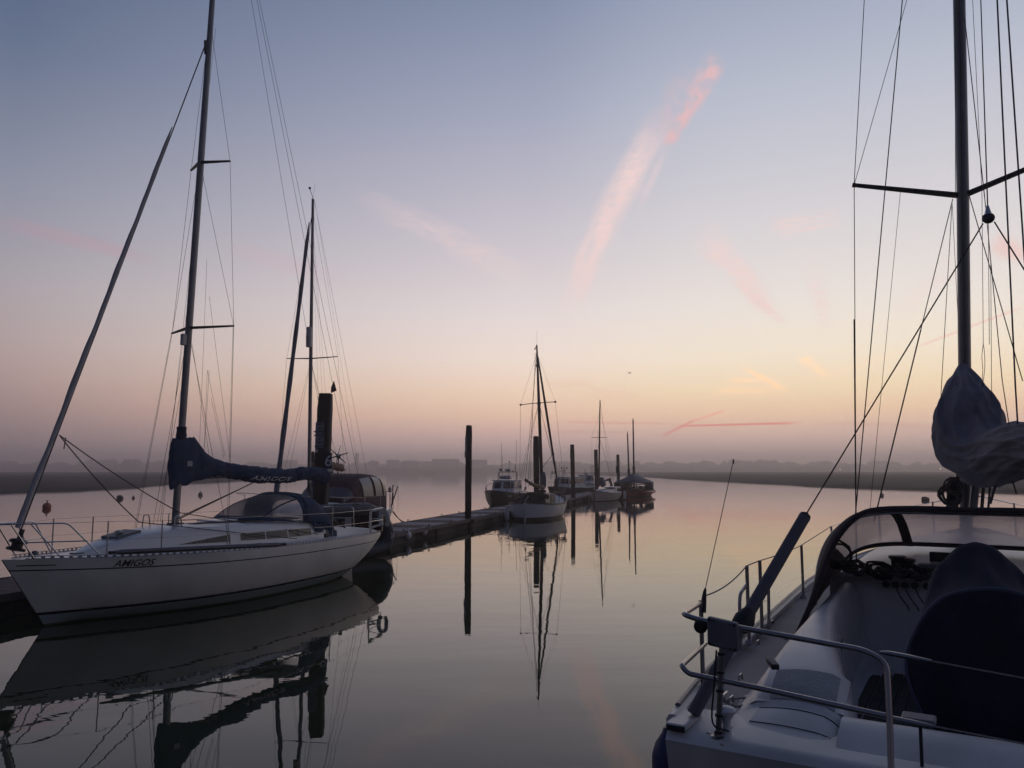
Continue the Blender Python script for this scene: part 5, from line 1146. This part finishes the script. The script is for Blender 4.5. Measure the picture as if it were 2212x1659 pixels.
    MB().box((1.75, .835, 1.37), (.34, .03, .26), ax=(Vector((1, .03, .0)), Vector((0, 1, .12)).normalized(), (0, -.1, 1))).build('locker_pocket', 'pocket_grey', t, bevel=.012)
    MB().tube(fillet([(1.50, .865, 1.55), (1.98, .885, 1.55), (1.98, .85, 1.2), (1.5, .83, 1.2), (1.50, .865, 1.55)], .04), .007, 5).build('pocket_trim', 'rubber', t)
    # clutches, knobs and hanging tails on the bulkhead top
    for px in (1914, 1935, 1955, 1976, 2002):
        p = c(px, 1262 + (px - 1914) * .05, x=3.33); MB().lathe([(.028, 0), (.03, .03), (.02, .045), (.004, .05)], p, 10, ax=(-1, 0, .1)).build('line_stopper', 'black_plastic', t)
        if px in (1935, 1955, 1976): MB().tube(curve([p + Vector((-.04, 0, 0)), p + Vector((-.06, -.03, -.08)), p + Vector((-.05, -.08, -.16)), p + Vector((-.06, -.1, -.2))], 4), .006, 5).build('line_tail', 'rope', t)
    for px, py, s_ in ((1940, 1232, .07), (1962, 1238, .06)): p = c(px, py, x=3.6); MB().lathe([(s_ * 1.3, -.06), (s_ * 1.2, 0), (s_ * .75, .02), (s_ * .8, .09), (s_ * 1.1, .11), (s_, .13), (.01, .135)], p, 16).build('winch', 'alloy_dark', t)
    p = c(2055, 1212, x=3.75); MB().box(p, (.05, .34, .15)).build('instrument_panel', 'black_plastic', t, bevel=.01)
    for px, py, w, h in ((2000, 1232, .12, .12), (2040, 1235, .22, .14)): MB().box(c(px, py, x=3.55), (.15, w, h)).build('clutch_bank', 'pocket_grey', t, bevel=.015)
    # sprayhood
    Lh = [c(1722, 1368, x=2.45), c(1752, 1300, x=2.50), c(1775, 1235, x=2.58), c(1800, 1173, x=2.68), c(1828, 1132, x=2.75), c(1862, 1106, x=2.82), c(1905, 1096.5, x=2.86), c(1990, 1095, x=2.88), c(2080, 1098, x=2.88)]
    cen = Lh[-1]; y0 = cen.y
    def spread(P_): P_ = [Vector((p.x, p.y, p.z)) for p in P_]; return P_ + [Vector((p.x, 2 * y0 - p.y - .05, p.z)) for p in P_[-2::-1]]
    A0 = curve(spread(Lh), 4); nA = len(A0)
    prof = lambda xt, xb, hw, zt_, zb_, k=.42: [Vector((xb + (xt - xb) * math.sin(a) ** .8, y0 - .02 + hw * (abs(math.cos(a)) ** k) * (1 if math.cos(a) >= 0 else -1), zb_ + (zt_ - zb_) * math.sin(a) ** .75)) for a in [math.pi * i / (nA - 1) for i in range(nA)]]
    A1 = prof(3.32, 3.15, 1.20, 2.345, 1.52, .40); A2 = prof(4.15, 3.75, 1.10, 1.98, 1.62, .40)
    lrp = lambda P_, Q_, u: [a.lerp(b, u) for a, b in zip(P_, Q_)]
    mid_ = [p + Vector((0, 0, .015)) for p in lrp(A0, A1, .5)]
    hd = MB().sheet([A0, mid_, A1]).build('sprayhood', 'hood_canvas', t, th=.012)
    MB().tube([p + Vector((.01, 0, -.012)) for p in A0], .022, 8).build('hood_hem', 'hood_canvas', hd); MB().tube([p + Vector((.05, 0, -.03)) for p in A0], .0125, 8).build('hood_hoop', 'steel', hd); MB().tube([p + Vector((-.02, 0, -.01)) for p in A1], .014, 8).build('hood_hoop', 'steel', hd)
    wr = [lrp(A1, A2, u) for u in (0, .1, .3, .55, .8, .93, 1)]
    wr = [[p + Vector((.05, 0, .06)) * math.sin(math.pi * u) for p in r] for r, u in zip(wr, (0, .1, .3, .55, .8, .93, 1))]
    MB().sheet([r[10:nA - 10] for r in wr[1:6]]).build('clear_panel', 'fogged_vinyl', hd)
    MB().sheet(wr[:2]).build('panel_border', 'hood_canvas', hd, th=.008); MB().sheet(wr[5:]).build('panel_border', 'hood_canvas', hd, th=.008)
    MB().sheet([r[:11] for r in wr]).build('side_wing', 'hood_canvas', hd, th=.008); MB().sheet([r[nA - 11:] for r in wr]).build('side_wing', 'hood_canvas', hd, th=.008)
    for j in (nA // 2 - 3, nA // 2 + 3):
        sj = [wr[0][j] * 1.0] + [r[j] for r in wr[1:]]; MB().sheet([[p + Vector((-.01, -.042, 0)) for p in sj], [p + Vector((-.01, .042, 0)) for p in sj]]).build('panel_strip', 'hood_canvas', hd, th=.01)
    # rope strap and tie at the hood corner
    p = Lh[0]; MB().tube(curve([p, p + Vector((-.06, .05, -.03)), p + Vector((-.02, .10, -.05)), p + Vector((.05, .06, -.04)), p + Vector((-.08, -.02, -.07))], 5), .008, 5).build('hood_tie', 'rope_pale', hd)
    # wheel under its cover
    wc = Vector((1.30, -.12, 1.46)); Rw = .55; nph = 60
    rim = []; pk = []
    for k in range(nph):
        a = 2 * math.pi * k / nph; ca, sa_ = math.cos(a), math.sin(a); fold = 1 + .012 * math.sin(a * 7 + 1)
        rim.append(Vector((wc.x - .05 * sa_, wc.y + .475 * ca * fold, wc.z + Rw * sa_ * fold * (.98 if sa_ > 0 else .93))))
        h_ = .50 * sa_ ** .8 if sa_ > 0 else .55 * sa_; wv2 = .27 * (1 + .10 * math.sin(a * 5)) if sa_ > 0 else .34
        pk.append(Vector((wc.x + .42, wc.y + .07 + wv2 * ca, (1.78 + h_) if sa_ > 0 else 1.78 + .75 * sa_)))
    fr_ = [wc + (p - wc) * .0 + Vector((-.02, 0, 0)) for p in rim]
    rings = [[wc + (p - wc) * q + Vector((-.05 + .03 * q, 0, 0)) for p in rim] for q in (.02, .3, .6, .85, .97)]
    rings += [[p + Vector((.0, 0, 0)) for p in rim]]
    for u in (.06, .2, .4, .6, .8, 1.0):
        rr = []
        for k, (p, q) in enumerate(zip(rim, pk)):
            a = 2 * math.pi * k / nph; d = p.lerp(q, u); sag = -.10 * math.sin(math.pi * u) * max(0, math.sin(a)); f_ = (max(0, 1 - abs(math.sin(a * 3.5 + .6 + .35 * u)) * 1.6) ** 1.5 - .25) * .075 * math.sin(math.pi * min(1, u * 1.15)) * max(0, math.sin(a)) ** .5
            rr.append(d + Vector((.10 * u * (1 - u), math.cos(a) * f_ * 1.5, sag * .5 + f_)))
        rings.append(rr)
    tc_ = sum(pk, Vector()) / nph; rings.append([tc_ + (p - tc_) * .5 + Vector((.06, 0, .02 if p.z > 1.8 else 0)) for p in pk]); rings.append([tc_ + (p - tc_) * .02 + Vector((.08, 0, 0)) for p in pk])
    wcv = MB().loft(rings).build('wheel_cover', 'wheel_canvas', t, sub=1)
    MB().tube(rim + rim[:1], .013, 6).build('cover_piping', 'piping_highlight', wcv)
    MB().tube([(1.72, -.18, .98), (1.72, -.18, 1.6)], .09, 12).build('pedestal', 'off_white', t)
    # pushpit
    X = -.07
    h = lambda px, py, x=X: c(px, py, x=x)
    pa_ = c(1514, 1303, y=1.46); pk_ = h(1476, 1327); 
    top = fillet([pa_, pk_, h(1506, 1337.5), h(1593, 1355), h(1870, 1405), h(1916, 1432), h(1922, 1560, -.14), h(1926, 1700, -.2)], .07, 7)
    m = MB(); m.tube(top, .0145, 10); m.build('pushpit', 'steel_dull', t)
    la = c(1524, 1390, y=1.46); low = fillet([la, h(1472, 1438), h(1487, 1455), h(1646, 1488), h(1914, 1547)], .06, 7); MB().tube(low, .0145, 10).build('pushpit_rail', 'steel_dull', t)
    fb = c(1514, 1303, y=1.46); MB().tube([fb + Vector((0, 0, .02)), Vector((fb.x, 1.46, 1.33))], .0145, 8).build('pushpit_post', 'steel_dull', t)
    pb_ = h(1551, 1606); MB().tube([h(1561, 1372), pb_], .0165, 10).build('pushpit_post', 'steel_dull', t); MB().lathe([(.036, 0), (.036, .006), (.02, .01), (.018, .03)], Vector((pb_.x, pb_.y, 1.304)), 14).build('post_foot', 'steel_dull', t)
    MB().tube(curve([h(1558, 1404) + Vector((-.02, .02, 0)), h(1553, 1480) + Vector((-.02, .02, 0)), h(1548, 1560) + Vector((-.02, .015, 0)), h(1575, 1580)], 5), .005, 5).build('cable', 'rubber', t)
    for py in (1412, 1452, 1492, 1545, 1582): MB().lathe([(.021, -.006), (.021, .006)], h(1560 - (py - 1372) * .04, py), 10).build('cable_tie', 'rubber', t)
    for a, b in (((1920, 1411), (2240, 1470)), ((1926, 1551), (2240, 1612))):
        p, q_ = h(*a), h(*b); q_ = p + (q_ - p) * 1.4
        MB().tube([p - Vector((0, -.04, 0)), p, p.lerp(q_, .10), p.lerp(q_, .22)], [.006, .012, .012, .007], 6).build('rigging_screw', 'steel_dull', t); MB().tube([p.lerp(q_, .2), q_], .0045, 5).build('guard_wire', 'rope_pale', t)
    # junction box clamped to the rail
    bx = [h(1529, 1331, X - .04), h(1595, 1346, X - .04), h(1596, 1407, X - .04), h(1530, 1393, X - .04)]; cb = sum(bx, Vector()) / 4; u_ = (bx[1] - bx[0]).normalized(); v_ = (bx[0] - bx[3]).normalized()
    bo = MB().box(cb, ((bx[1] - bx[0]).length, .045, (bx[0] - bx[3]).length), ax=(u_, v_.cross(u_).normalized(), v_)).build('outboard_pad', 'pad_grey', t, bevel=.012)
    nn = u_.cross(v_).normalized(); nn = nn if nn.x < 0 else -nn
    for a in (-1, 1):
        for b in (-1, 1):
            for k, s_ in ((.40, .008), (.27, .005)): MB().lathe([(s_, 0), (s_, .004), (s_ * .3, .005)], cb + u_ * a * k * (bx[1] - bx[0]).length + v_ * b * .42 * (bx[0] - bx[3]).length + nn * .022, 8, ax=nn).build('bolt', 'black_plastic', bo)
    ck_ = h(1514, 1352); MB().lathe([(.02, -.028), (.036, -.024), (.038, .024), (.02, .028)], ck_, 14, ax=(1, .2, .1)).build('rail_clamp', 'black_plastic', t, bevel=.004)
    # whip aerial
    ab = c(1518, 1322, y=1.45); at_ = c(1522, 1280, y=1.45); m = MB(); m.tube([ab, ab.lerp(at_, .55), at_, c(1523.5, 1272, y=1.45)], [.022, .018, .012, .008], 8); m.build('aerial_base', 'rubber', t)
    an = c(1584, 996, y=1.45); MB().tube([at_, an], .0028, 5).build('whip_aerial', 'wire', t); MB().tube([an - Vector((0, 0, .02)), an + Vector((.002, 0, .012))], .006, 6).build('aerial_tip', 'rubber', t)
    # quarter gate, stanchions, guard wires on the port side
    S_ = {}
    for nm, tp_, bs_, y in (('a', (1613, 1222), (1612, 1345), 1.50), ('b', (1641, 1211), (1639, 1380), 1.50), ('c', (1731, 1178), (1727, 1292), 1.55)):
        p, q_ = c(*tp_, y=y), c(*bs_, y=y); p.z = max(p.z, 1.9); S_[nm] = p; MB().tube([Vector((p.x, y, 1.35)), p], .0145, 8).build('stanchion', 'steel_dull', t); MB().lathe([(.035, 0), (.03, .02), (.018, .04)], (p.x, y, 1.36), 10).build('stanchion_foot', 'steel_dull', t)
    ga_ = c(1613, 1262, y=1.50); MB().tube(fillet([ga_, c(1597, 1285, y=1.50), Vector((c(1597, 1300, y=1.5).x, 1.5, 1.36))], .08), .0135, 8).build('gate_brace', 'steel_dull', t)
    gb_ = c(1643, 1262, y=1.50); MB().tube(fillet([gb_, c(1660, 1262, y=1.50), Vector((c(1659, 1300, y=1.5).x, 1.5, 1.36))], .06), .0135, 8).build('gate_brace', 'steel_dull', t)
    sg = lambda a, b, s, r, mt: MB().tube([a.lerp(b, u) - Vector((0, 0, s * 4 * u * (1 - u))) for u in [i / 14 for i in range(15)]], r, 5).build('guard_line', mt, t)
    sg(at_ - Vector((0, 0, .02)), S_['a'], .035, .005, 'rope_pale'); sg(S_['a'], S_['b'], 0, .005, 'rope_pale'); sg(S_['b'], S_['c'], .01, .0045, 'rope_pale')
    nx = [Vector((x, interp(H.bt, x) - .05, interp(H.st, x) + .58)) for x in (6.3, 8.2, 9.9)]
    sg(S_['c'], nx[0], .0, .0045, 'rope_pale'); sg(nx[0], nx[1], 0, .0045, 'steel'); sg(nx[1], nx[2], 0, .0045, 'steel')
    for p in nx: MB().tube([p, p - Vector((0, 0, .58))], .0125, 6).build('stanchion', 'steel_dull', t)
    sg(c(1580, 1350, y=1.5), S_['c'] - Vector((0, 0, .3)), 0, .0038, 'steel'); sg(S_['c'] - Vector((0, 0, .3)), nx[0] - Vector((0, 0, .3)), 0, .0038, 'steel')
    for sd in (-1,):
        ps = [Vector((x, sd * (interp(H.bt, x) - .05), interp(H.st, x) + .58)) for x in (.3, 2.4, 4.3, 6.3, 8.2, 9.9)]
        for p in ps: MB().tube([p, p - Vector((0, 0, .58))], .0125, 6).build('stanchion', 'steel_dull', t)
        MB().tube(ps, .004, 5).build('guard_wire', 'steel', t)
        MB().tube(fillet([Vector((.3, -1.4, 1.9)), Vector((.06, -1.4, 1.88)), Vector((.06, -.45, 1.88)), Vector((.06, -.45, 1.3))], .08), .0145, 8).build('pushpit', 'steel_dull', t)
    MB().tube(fillet([nx[2], Vector((11.4, .12, 2.25)), Vector((11.4, -.12, 2.25)), Vector((nx[2].x, -nx[2].y, nx[2].z))], .12), .0135, 8).build('pulpit', 'steel_dull', t)
    # backstay leg in its padded sleeve
    k0 = Vector((-.02, 1.30, 1.36)); kt = c(1743, 1108, x=.95)
    k1 = c(1605, 1345, x=.36)
    e0 = c(1490, 1555, x=.03)
    MB().tube([e0.lerp(k1, .06), e0.lerp(k1, .92)], .036, 12).build('backstay_sleeve', 'sleeve_grey', t)
    MB().tube([k1 + (kt - k1) * .0, k1.lerp(kt, .04), k1.lerp(kt, .94), k1.lerp(kt, .955)], [.030, .036, .036, .038], 14).build('backstay_sleeve', 'sleeve_grey', t)
    MB().tube([k1.lerp(kt, .95), k1.lerp(kt, .975), kt], [.038, .034, .008], 12).build('sleeve_end', 'rubber', t)
    MB().tube([e0.lerp(k1, .90), k1.lerp(kt, -.03), k1.lerp(kt, .02), k1.lerp(kt, .09)], [.03, .06, .062, .04], 10).build('sleeve_boot', 'rubber', t)
    m = MB(); pl_ = [h(1463, 1573, -.005), h(1478, 1570, -.005), h(1477, 1610, -.012), h(1466, 1637, -.02), h(1455, 1625, -.02), h(1455, 1600, -.01)]; m.add(pl_ + [p + Vector((-.012, 0, 0)) for p in pl_], [tuple(range(6)), tuple(range(6, 12))[::-1]] + [(i, (i + 1) % 6, 6 + (i + 1) % 6, 6 + i) for i in range(6)]); cp_ = m.build('chainplate', 'steel_dull', t, smooth=False)
    for a in ((1467, 1585), (1466, 1603), (1464, 1622)): MB().lathe([(.010, 0), (.010, .006), (.003, .008)], h(*a, -.03), 8, ax=(-1, 0, 0)).build('bolt', 'steel_dull', cp_)
    m = MB(); q_ = e0.lerp(k1, .02); m.tube([h(1472, 1572, -.01), q_], .012, 8); m.ball(h(1472, 1570, -.012), .016, 8); m.build('toggle', 'steel_dull', t)
    MB().box(Vector((.02, 1.37, 1.335)), (.30, .11, .035)).build('quarter_pad', 'gelcoat_near', t, bevel=.01); MB().box(Vector((-.135, 1.365, 1.332)), (.012, .10, .03)).build('pad_end', 'rubber', t, bevel=.004)
    # mushroom ventilator, cleat with rope, small fittings on the quarter
    vb = h(1579, 1612, .04); vb = Vector((-.03, vb.y, 1.305)); MB().lathe([(.040, 0), (.038, .006), (.026, .012), (.021, .055), (.024, .085), (.040, .11), (.052, .124), (.053, .134), (.040, .146), (.004, .151)], vb, 20).build('mushroom_vent', 'white_paint', t)
    cl = c(1563, 1515, z=1.35); m = MB(); m.tube([cl + Vector((-.06, 0, .03)), cl + Vector((.08, 0, .03))], .011, 6); m.tube([cl, cl + Vector((0, 0, .03))], .012, 6); m.build('cleat', 'steel_dull', t)
    lp = [cl, c(1600, 1508, z=1.335), c(1640, 1508, z=1.335), c(1652, 1517, z=1.335), c(1640, 1525, z=1.335), c(1615, 1522, z=1.335), c(1590, 1526, z=1.335), cl]
    cr = MB().tube(curve(lp, 6), .007, 6).build('rope_loop', 'rope_pale', t)
    MB().tube([(.28, 1.38, 1.34), (.9, 1.48, 1.35), (2.2, 1.52, 1.37), (3.9, 1.56, 1.385)], .007, 6).build('jackstay', 'rope_pale', t)
    for q_ in ((1637, 1395), (1668, 1350), (1600, 1470), (1580, 1520)):
        p = c(*q_, z=1.37); MB().tube([p + Vector((-.04, 0, 0)), p + Vector((-.03, 0, .035)), p + Vector((.03, 0, .035)), p + Vector((.04, 0, 0))], .007, 6).build('fairlead', 'steel_dull', t)
    MB().box(c(1669, 1433, z=1.60), (.10, .045, .03), ax=(Vector((.8, .5, .2)).normalized(), Vector((-.5, .8, 0)).normalized(), (0, 0, 1))).build('seat_latch', 'black_plastic', t, bevel=.006)
    q_ = h(2003, 1590, .30); bk = MB().box((.10, q_.y + .02, 1.50), (.12, .15, .03)).build('transom_bracket', 'pad_grey', t, bevel=.01); MB().tube([(.035, q_.y + .01, 1.49), (.0, q_.y + .01, 1.30), (-.02, q_.y + .01, .8)], .008, 6).build('ladder_line', 'rubber', t)
    for px, py in ((1530, 1585), (1560, 1610)): p = c(px, py, z=1.335); MB().lathe([(.012, 0), (.01, .008), (.002, .01)], p, 8).build('screw_eye', 'steel_dull', t)
    # mast, spreaders and rigging
    mx = 6.3
    mpt = lambda px, py, dx=0: c(px, py, x=mx + dx)
    z_of = lambda p: p.z
    m0, m1, m2 = mpt(2087, 1120), mpt(2080, 424), mpt(2072, 0); hd_ = m1 + (m2 - m1) * 3.6; base = m0 + (m0 - m1).normalized() * .25
    rg = []
    for p in (base, m0, m1, m2, hd_): rg.append([p + Vector((math.cos(a) * .092, math.sin(a) * .068, 0)) for a in [i * math.pi / 8 for i in range(16)]])
    ms = MB().loft(rg).build('mast', 'alloy', t)
    d_ = (m2 - m1).normalized(); trk = lambda p: p + Vector((-.093, 0, 0))
    MB().tube([trk(m0), trk(m2), trk(hd_)], .008, 5).build('mast_track', 'black_plastic', ms)
    sp_l, sp_r = c(1845, 400, x=5.95), None
    hub = mpt(2080, 423); sp_r = Vector((5.95, 2 * hub.y - sp_l.y, sp_l.z))
    for p in (sp_l, sp_r):
        d = (p - hub).normalized(); MB().tube([hub + d * .06, p], [.034, .024], 8, flat=1.6).build('spreader', 'alloy_dark', t); MB().tube([p - d * .02, p + d * .02], .03, 8).build('spreader_end', 'rubber', t)
    w = lambda nm, a, b, r=.004, mt='wire': wire(nm, t, a, b, r, mt)
    chn = Vector((5.9, 1.45, 1.40)); chn = c(1845, 1140, x=6.0)
    chn = Vector((6.0, 1.30, 1.42)) if abs(chn.y - 1.3) > .4 else Vector((6.0, chn.y, 1.42))
    w('cap_shroud', sp_l, c(1867, 0, x=6.05) + (c(1867, 0, x=6.05) - sp_l) * 2.2, .005); w('cap_shroud', sp_l, chn, .005); w('shroud', c(1845, 690, x=5.97), chn, .0085)
    w('shroud', sp_l, c(1959, 0, x=6.2) + (c(1959, 0, x=6.2) - sp_l) * .9, .004)
    w('running_backstay', c(1948, 0, x=5.6) + (c(1948, 0, x=5.6) - c(1872, 823, x=5.6)) * 1.2, c(1848, 1110, x=5.6), .0065)
    w('flag_halyard', c(1945, 414, x=6.1), c(1877, 1125, x=5.6), .003)
    w('shroud', mpt(2058, 430), c(1989, 712, x=5.8), .0055); w('shroud', c(1989, 712, x=5.8), c(1887, 1130, x=5.2), .008)
    w('lazy_jack', mpt(2056, 446), c(2029, 915, x=5.4), .004); w('halyard', mpt(2057, 440), mpt(2075, 800), .003)
    w('halyard', mpt(2063, 0, -.1), mpt(2064, 420, -.1), .004)
    # split backstay with its block
    blk = c(2135, 471, x=1.25); pk2 = kt
    w('backstay_leg', kt, blk + Vector((0, .03, -.03)), .0045); w('backstay_leg', blk + Vector((0, -.03, -.03)), Vector((.1, -1.3, 1.35)), .0045)
    MB().ball(blk, .036, 12, (.5, 1, 1)).build('backstay_block', 'alloy_dark', t); MB().tube([blk + Vector((0, 0, .02)), blk + Vector((.005, 0, .08))], [.022, .008], 8).build('block_shackle', 'steel', t)
    w('backstay', blk + Vector((0, 0, .06)), blk + (c(2119, 0, x=2.2) - blk) * 3.2, .004)
    # halyards and jacks right of the mast
    for (a, b, r, x1, x2) in (((2084, 40), (2127, 427), .0055, 6.2, 5.4), ((2094, 424), (2209, 823), .0055, 6.2, 5.6), ((2127, 427), (2165, 823), .0045, 5.0, 4.4), ((2165, 823), (2180, 920), .0045, 4.4, 4.2), ((2135, 480), (2137, 744), .003, 4.4, 4.4),
                              ((2101, 0), (2121, 412), .003, 5.4, 5.2), ((2121, 412), (2124, 742), .003, 5.2, 4.8), ((2140, 560), (2142, 860), .003, 4.8, 4.6), ((2152, -40), (2193, 830), .0075, 3.6, 3.9), ((2172, -40), (2217, 620), .0075, 3.4, 3.6), ((2193, 830), (2199, 930), .0075, 3.9, 3.9)):
        w('halyard', c(*a, x=x1), c(*b, x=x2), r, 'rope_blue' if r > .007 else 'wire')
    lj = [c(2124, 742, x=4.8), c(2121, 770, x=4.8), c(2123, 800, x=4.8), c(2121, 840, x=4.8), c(2127, 800, x=4.8), c(2127, 765, x=4.8), c(2124, 742, x=4.8)]
    MB().tube(curve(lj, 4), .003, 5).build('lazy_jack', 'rope', t)
    # grey sail bundle round mast and boom
    ctl = [((2079, 792), 10, 6.25, 14), ((2083, 818), 25, 6.1, 22), ((2086, 850), 44, 5.9, 34), ((2090, 890), 62, 5.7, 40), ((2094, 930), 70, 5.5, 44), ((2104, 965), 68, 5.3, 46), ((2124, 990), 60, 5.0, 44), ((2152, 990), 56, 4.7, 44), ((2182, 975), 54, 4.3, 40), ((2215, 965), 50, 3.9, 40), ((2262, 962), 50, 3.5, 38), ((2330, 965), 48, 3.0, 36)]
    cen_ = [c(*a, x=x) for a, hw, x, dp in ctl]; n_ = len(ctl); rings = []; dens = []
    path = curve(cen_, 8); hws = [hw / F_PX for a, hw, x, dp in ctl]
    for i, p in enumerate(path):
        s_ = i / 8; k = min(int(s_), n_ - 2); f_ = s_ - k; hwp = ctl[k][1] * (1 - f_) + ctl[k + 1][1] * f_
        wd = R.world(p); dist = math.sqrt(wd.x ** 2 + wd.y ** 2 + (wd.z - CAM_Z) ** 2) * .86; rr_ = hwp / F_PX * dist
        dens.append((p, rr_))
    T_ = [(path[min(i + 1, len(path) - 1)] - path[max(i - 1, 0)]).normalized() for i in range(len(path))]
    view = None; Aax = Vector((0, 1, 0)); ns_ = 72
    for i, (p, rr_) in enumerate(dens):
        Aax = (Aax - T_[i] * Aax.dot(T_[i])).normalized(); B_ = T_[i].cross(Aax); r = []
        for k in range(ns_):
            a = 2 * math.pi * k / ns_
            cr = lambda v: max(0, 1 - abs(math.sin(v)) * 1.5) ** 1.3; fold = .13 * cr(a * 3.5 + i * .06 + math.sin(i * .08)) + .10 * cr(a * 5 - i * .10) + .07 * cr(a * 8 + i * .17) - .06; nz = mnoise.noise(Vector((math.cos(a) * 1.6, math.sin(a) * 1.6, i * .10))) * .07
            r.append(p + (Aax * math.cos(a) + B_ * math.sin(a)) * rr_ * (1 + fold + nz))
        rings.append(r)
    bd = MB().loft(rings).build('sail_bundle', 'bundle_canvas', t, sub=1)
    def on_b(i, k, off=1.06): q_ = dens[i][0]; return q_ + (rings[i][k % ns_] - q_) * off
    best = lambda: 0
    # straps, seams and tapes lying on the bundle
    for i0, k0, i1, k1, mt, w_ in ((4, 28, 40, 34, 'sleeve_grey', .030), (34, 16, 54, 44, 'sleeve_grey', .026)):
        rowa = []
        for j in range(25):
            u = j / 24; ii = i0 + (i1 - i0) * u; kk = k0 + (k1 - k0) * u; a = on_b(int(ii), int(kk), 1.03).lerp(on_b(min(int(ii) + 1, len(path) - 1), int(kk) + 1, 1.03), 0); rowa.append(a)
        MB().tube(curve(rowa[::3], 3), w_, 6, flat=.35).build('strap', mt, bd)
    MB().tube([cen_[5] + Vector((.4, 0, -.15)), cen_[8] + Vector((0, 0, -.12)), cen_[-1] + Vector((-.1, 0, -.1))], .07, 10).build('boom', 'alloy_dark', t)
    for a, b, w_ in (((2153, 1038), (2139, 1088), .05), ((2185, 1030), (2196, 1068), .028)):
        p, q_ = c(*a, x=4.6), c(*b, x=4.6); MB().tube([p + Vector((0, 0, .25)), p, q_], w_, 8, flat=.25).build('blue_strap', 'navy_canvas', bd)
    # gear clustered at the mast foot
    for (a, b, r, mt) in (((2058, 1030), (2056, 1110), .035, 'black_plastic'), ((2070, 1020), (2066, 1110), .02, 'rope'), ((2108, 1040), (2100, 1115), .045, 'alloy'), ((2126, 1030), (2120, 1110), .018, 'rope'), ((2140, 1035), (2134, 1110), .012, 'rope'), ((2049, 1045), (2046, 1105), .014, 'rope')):
        MB().tube([c(*a, x=6.1), c(*b, x=6.1)], r, 8).build('mast_gear' if mt != 'rope' else 'halyard_tail', mt, t)
    coil(c(2052, 1070, x=6.0), .10, 5, 'rope', 'coiled_halyard', t, .012, ax=(1, 0, 0), seed=9); coil(c(2060, 1052, x=5.95), .08, 4, 'rope', 'coiled_halyard', t, .012, ax=(1, 0, 0), seed=3)
    return t
mk('wheel_canvas', (.015, .018, .036), .95, var=.35, vscale=4, bump=.3, bscale=9)
mk('gelcoat_near', (.60, .57, .55), .38, var=.15, vscale=3.5, bump=.06, bscale=6)
mk('nonskid_near', (.40, .35, .31), .8, var=.15, vscale=3, bump=.35, bscale=150)
mk('seat_panel', (.34, .34, .35), .8, var=.1, vscale=8, bump=.5, bscale=60)
mk('teak_dark', (.060, .060, .055), .85, var=.3, vscale=12, bump=.3)
mk('pocket_grey', (.20, .20, .21), .6, var=.1)
mk('hood_canvas', (.040, .028, .034), .85, var=.3, vscale=5, bump=.35, bscale=14)
mk('piping_highlight', (.07, .08, .13), .7)  # rim highlight of the wheel cover put into the piping's lighter colour
mk('pad_grey', (.15, .145, .165), .55, var=.15, vscale=9, bump=.1)
mk('steel_dull', (.30, .29, .30), .28, metal=1.0, var=.15)
mk('sleeve_grey', (.115, .112, .132), .75, var=.12, vscale=6, bump=.15)
mk('bundle_canvas', (.15, .148, .178), .85, var=.3, vscale=4, bump=.5, bscale=9)
near_yacht()
ft = thing('rope_coil', tuple(R.world(R.hit(1872, 1222, x=3.4))), R.rz, 'heap of dark coiled ropes inside the sprayhood of the nearest yacht', 'rope')
for k in range(6): coil((random.uniform(-.1, .1), -.28 * k / 2 + .2 + random.uniform(-.04, .04), -.02 - .005 * k), .09 + .03 * random.random(), 5, 'rope' if k % 2 else 'black_canvas', 'coil_turns', ft, .011, ax=(random.uniform(-.6, .2), random.uniform(-.3, .3), 1), seed=20 + k)
coil((-.05, .22, .10), .10, 2, 'rope', 'standing_loop', ft, .011, ax=(1, .3, .1), seed=31)
p = R.world((.25, 1.66, .62)); q = at_z(1434, 1640, .8)
fb_ = thing('fender', (R.world((.20, 1.535, 0)).x, R.world((.20, 1.535, 0)).y, .86), R.rz, 'dark blue fender hanging at the port quarter of the nearest yacht', 'fender')
MB().lathe([(.02, -.38), (.065, -.34), (.09, -.26), (.09, .2), (.07, .27), (.03, .33), (.02, .36)], n=18).build('body', 'fender_blue', fb_); MB().tube([(0, 0, .34), (.0, -.03, .45)], .008, 5).build('lanyard', 'rope', fb_)
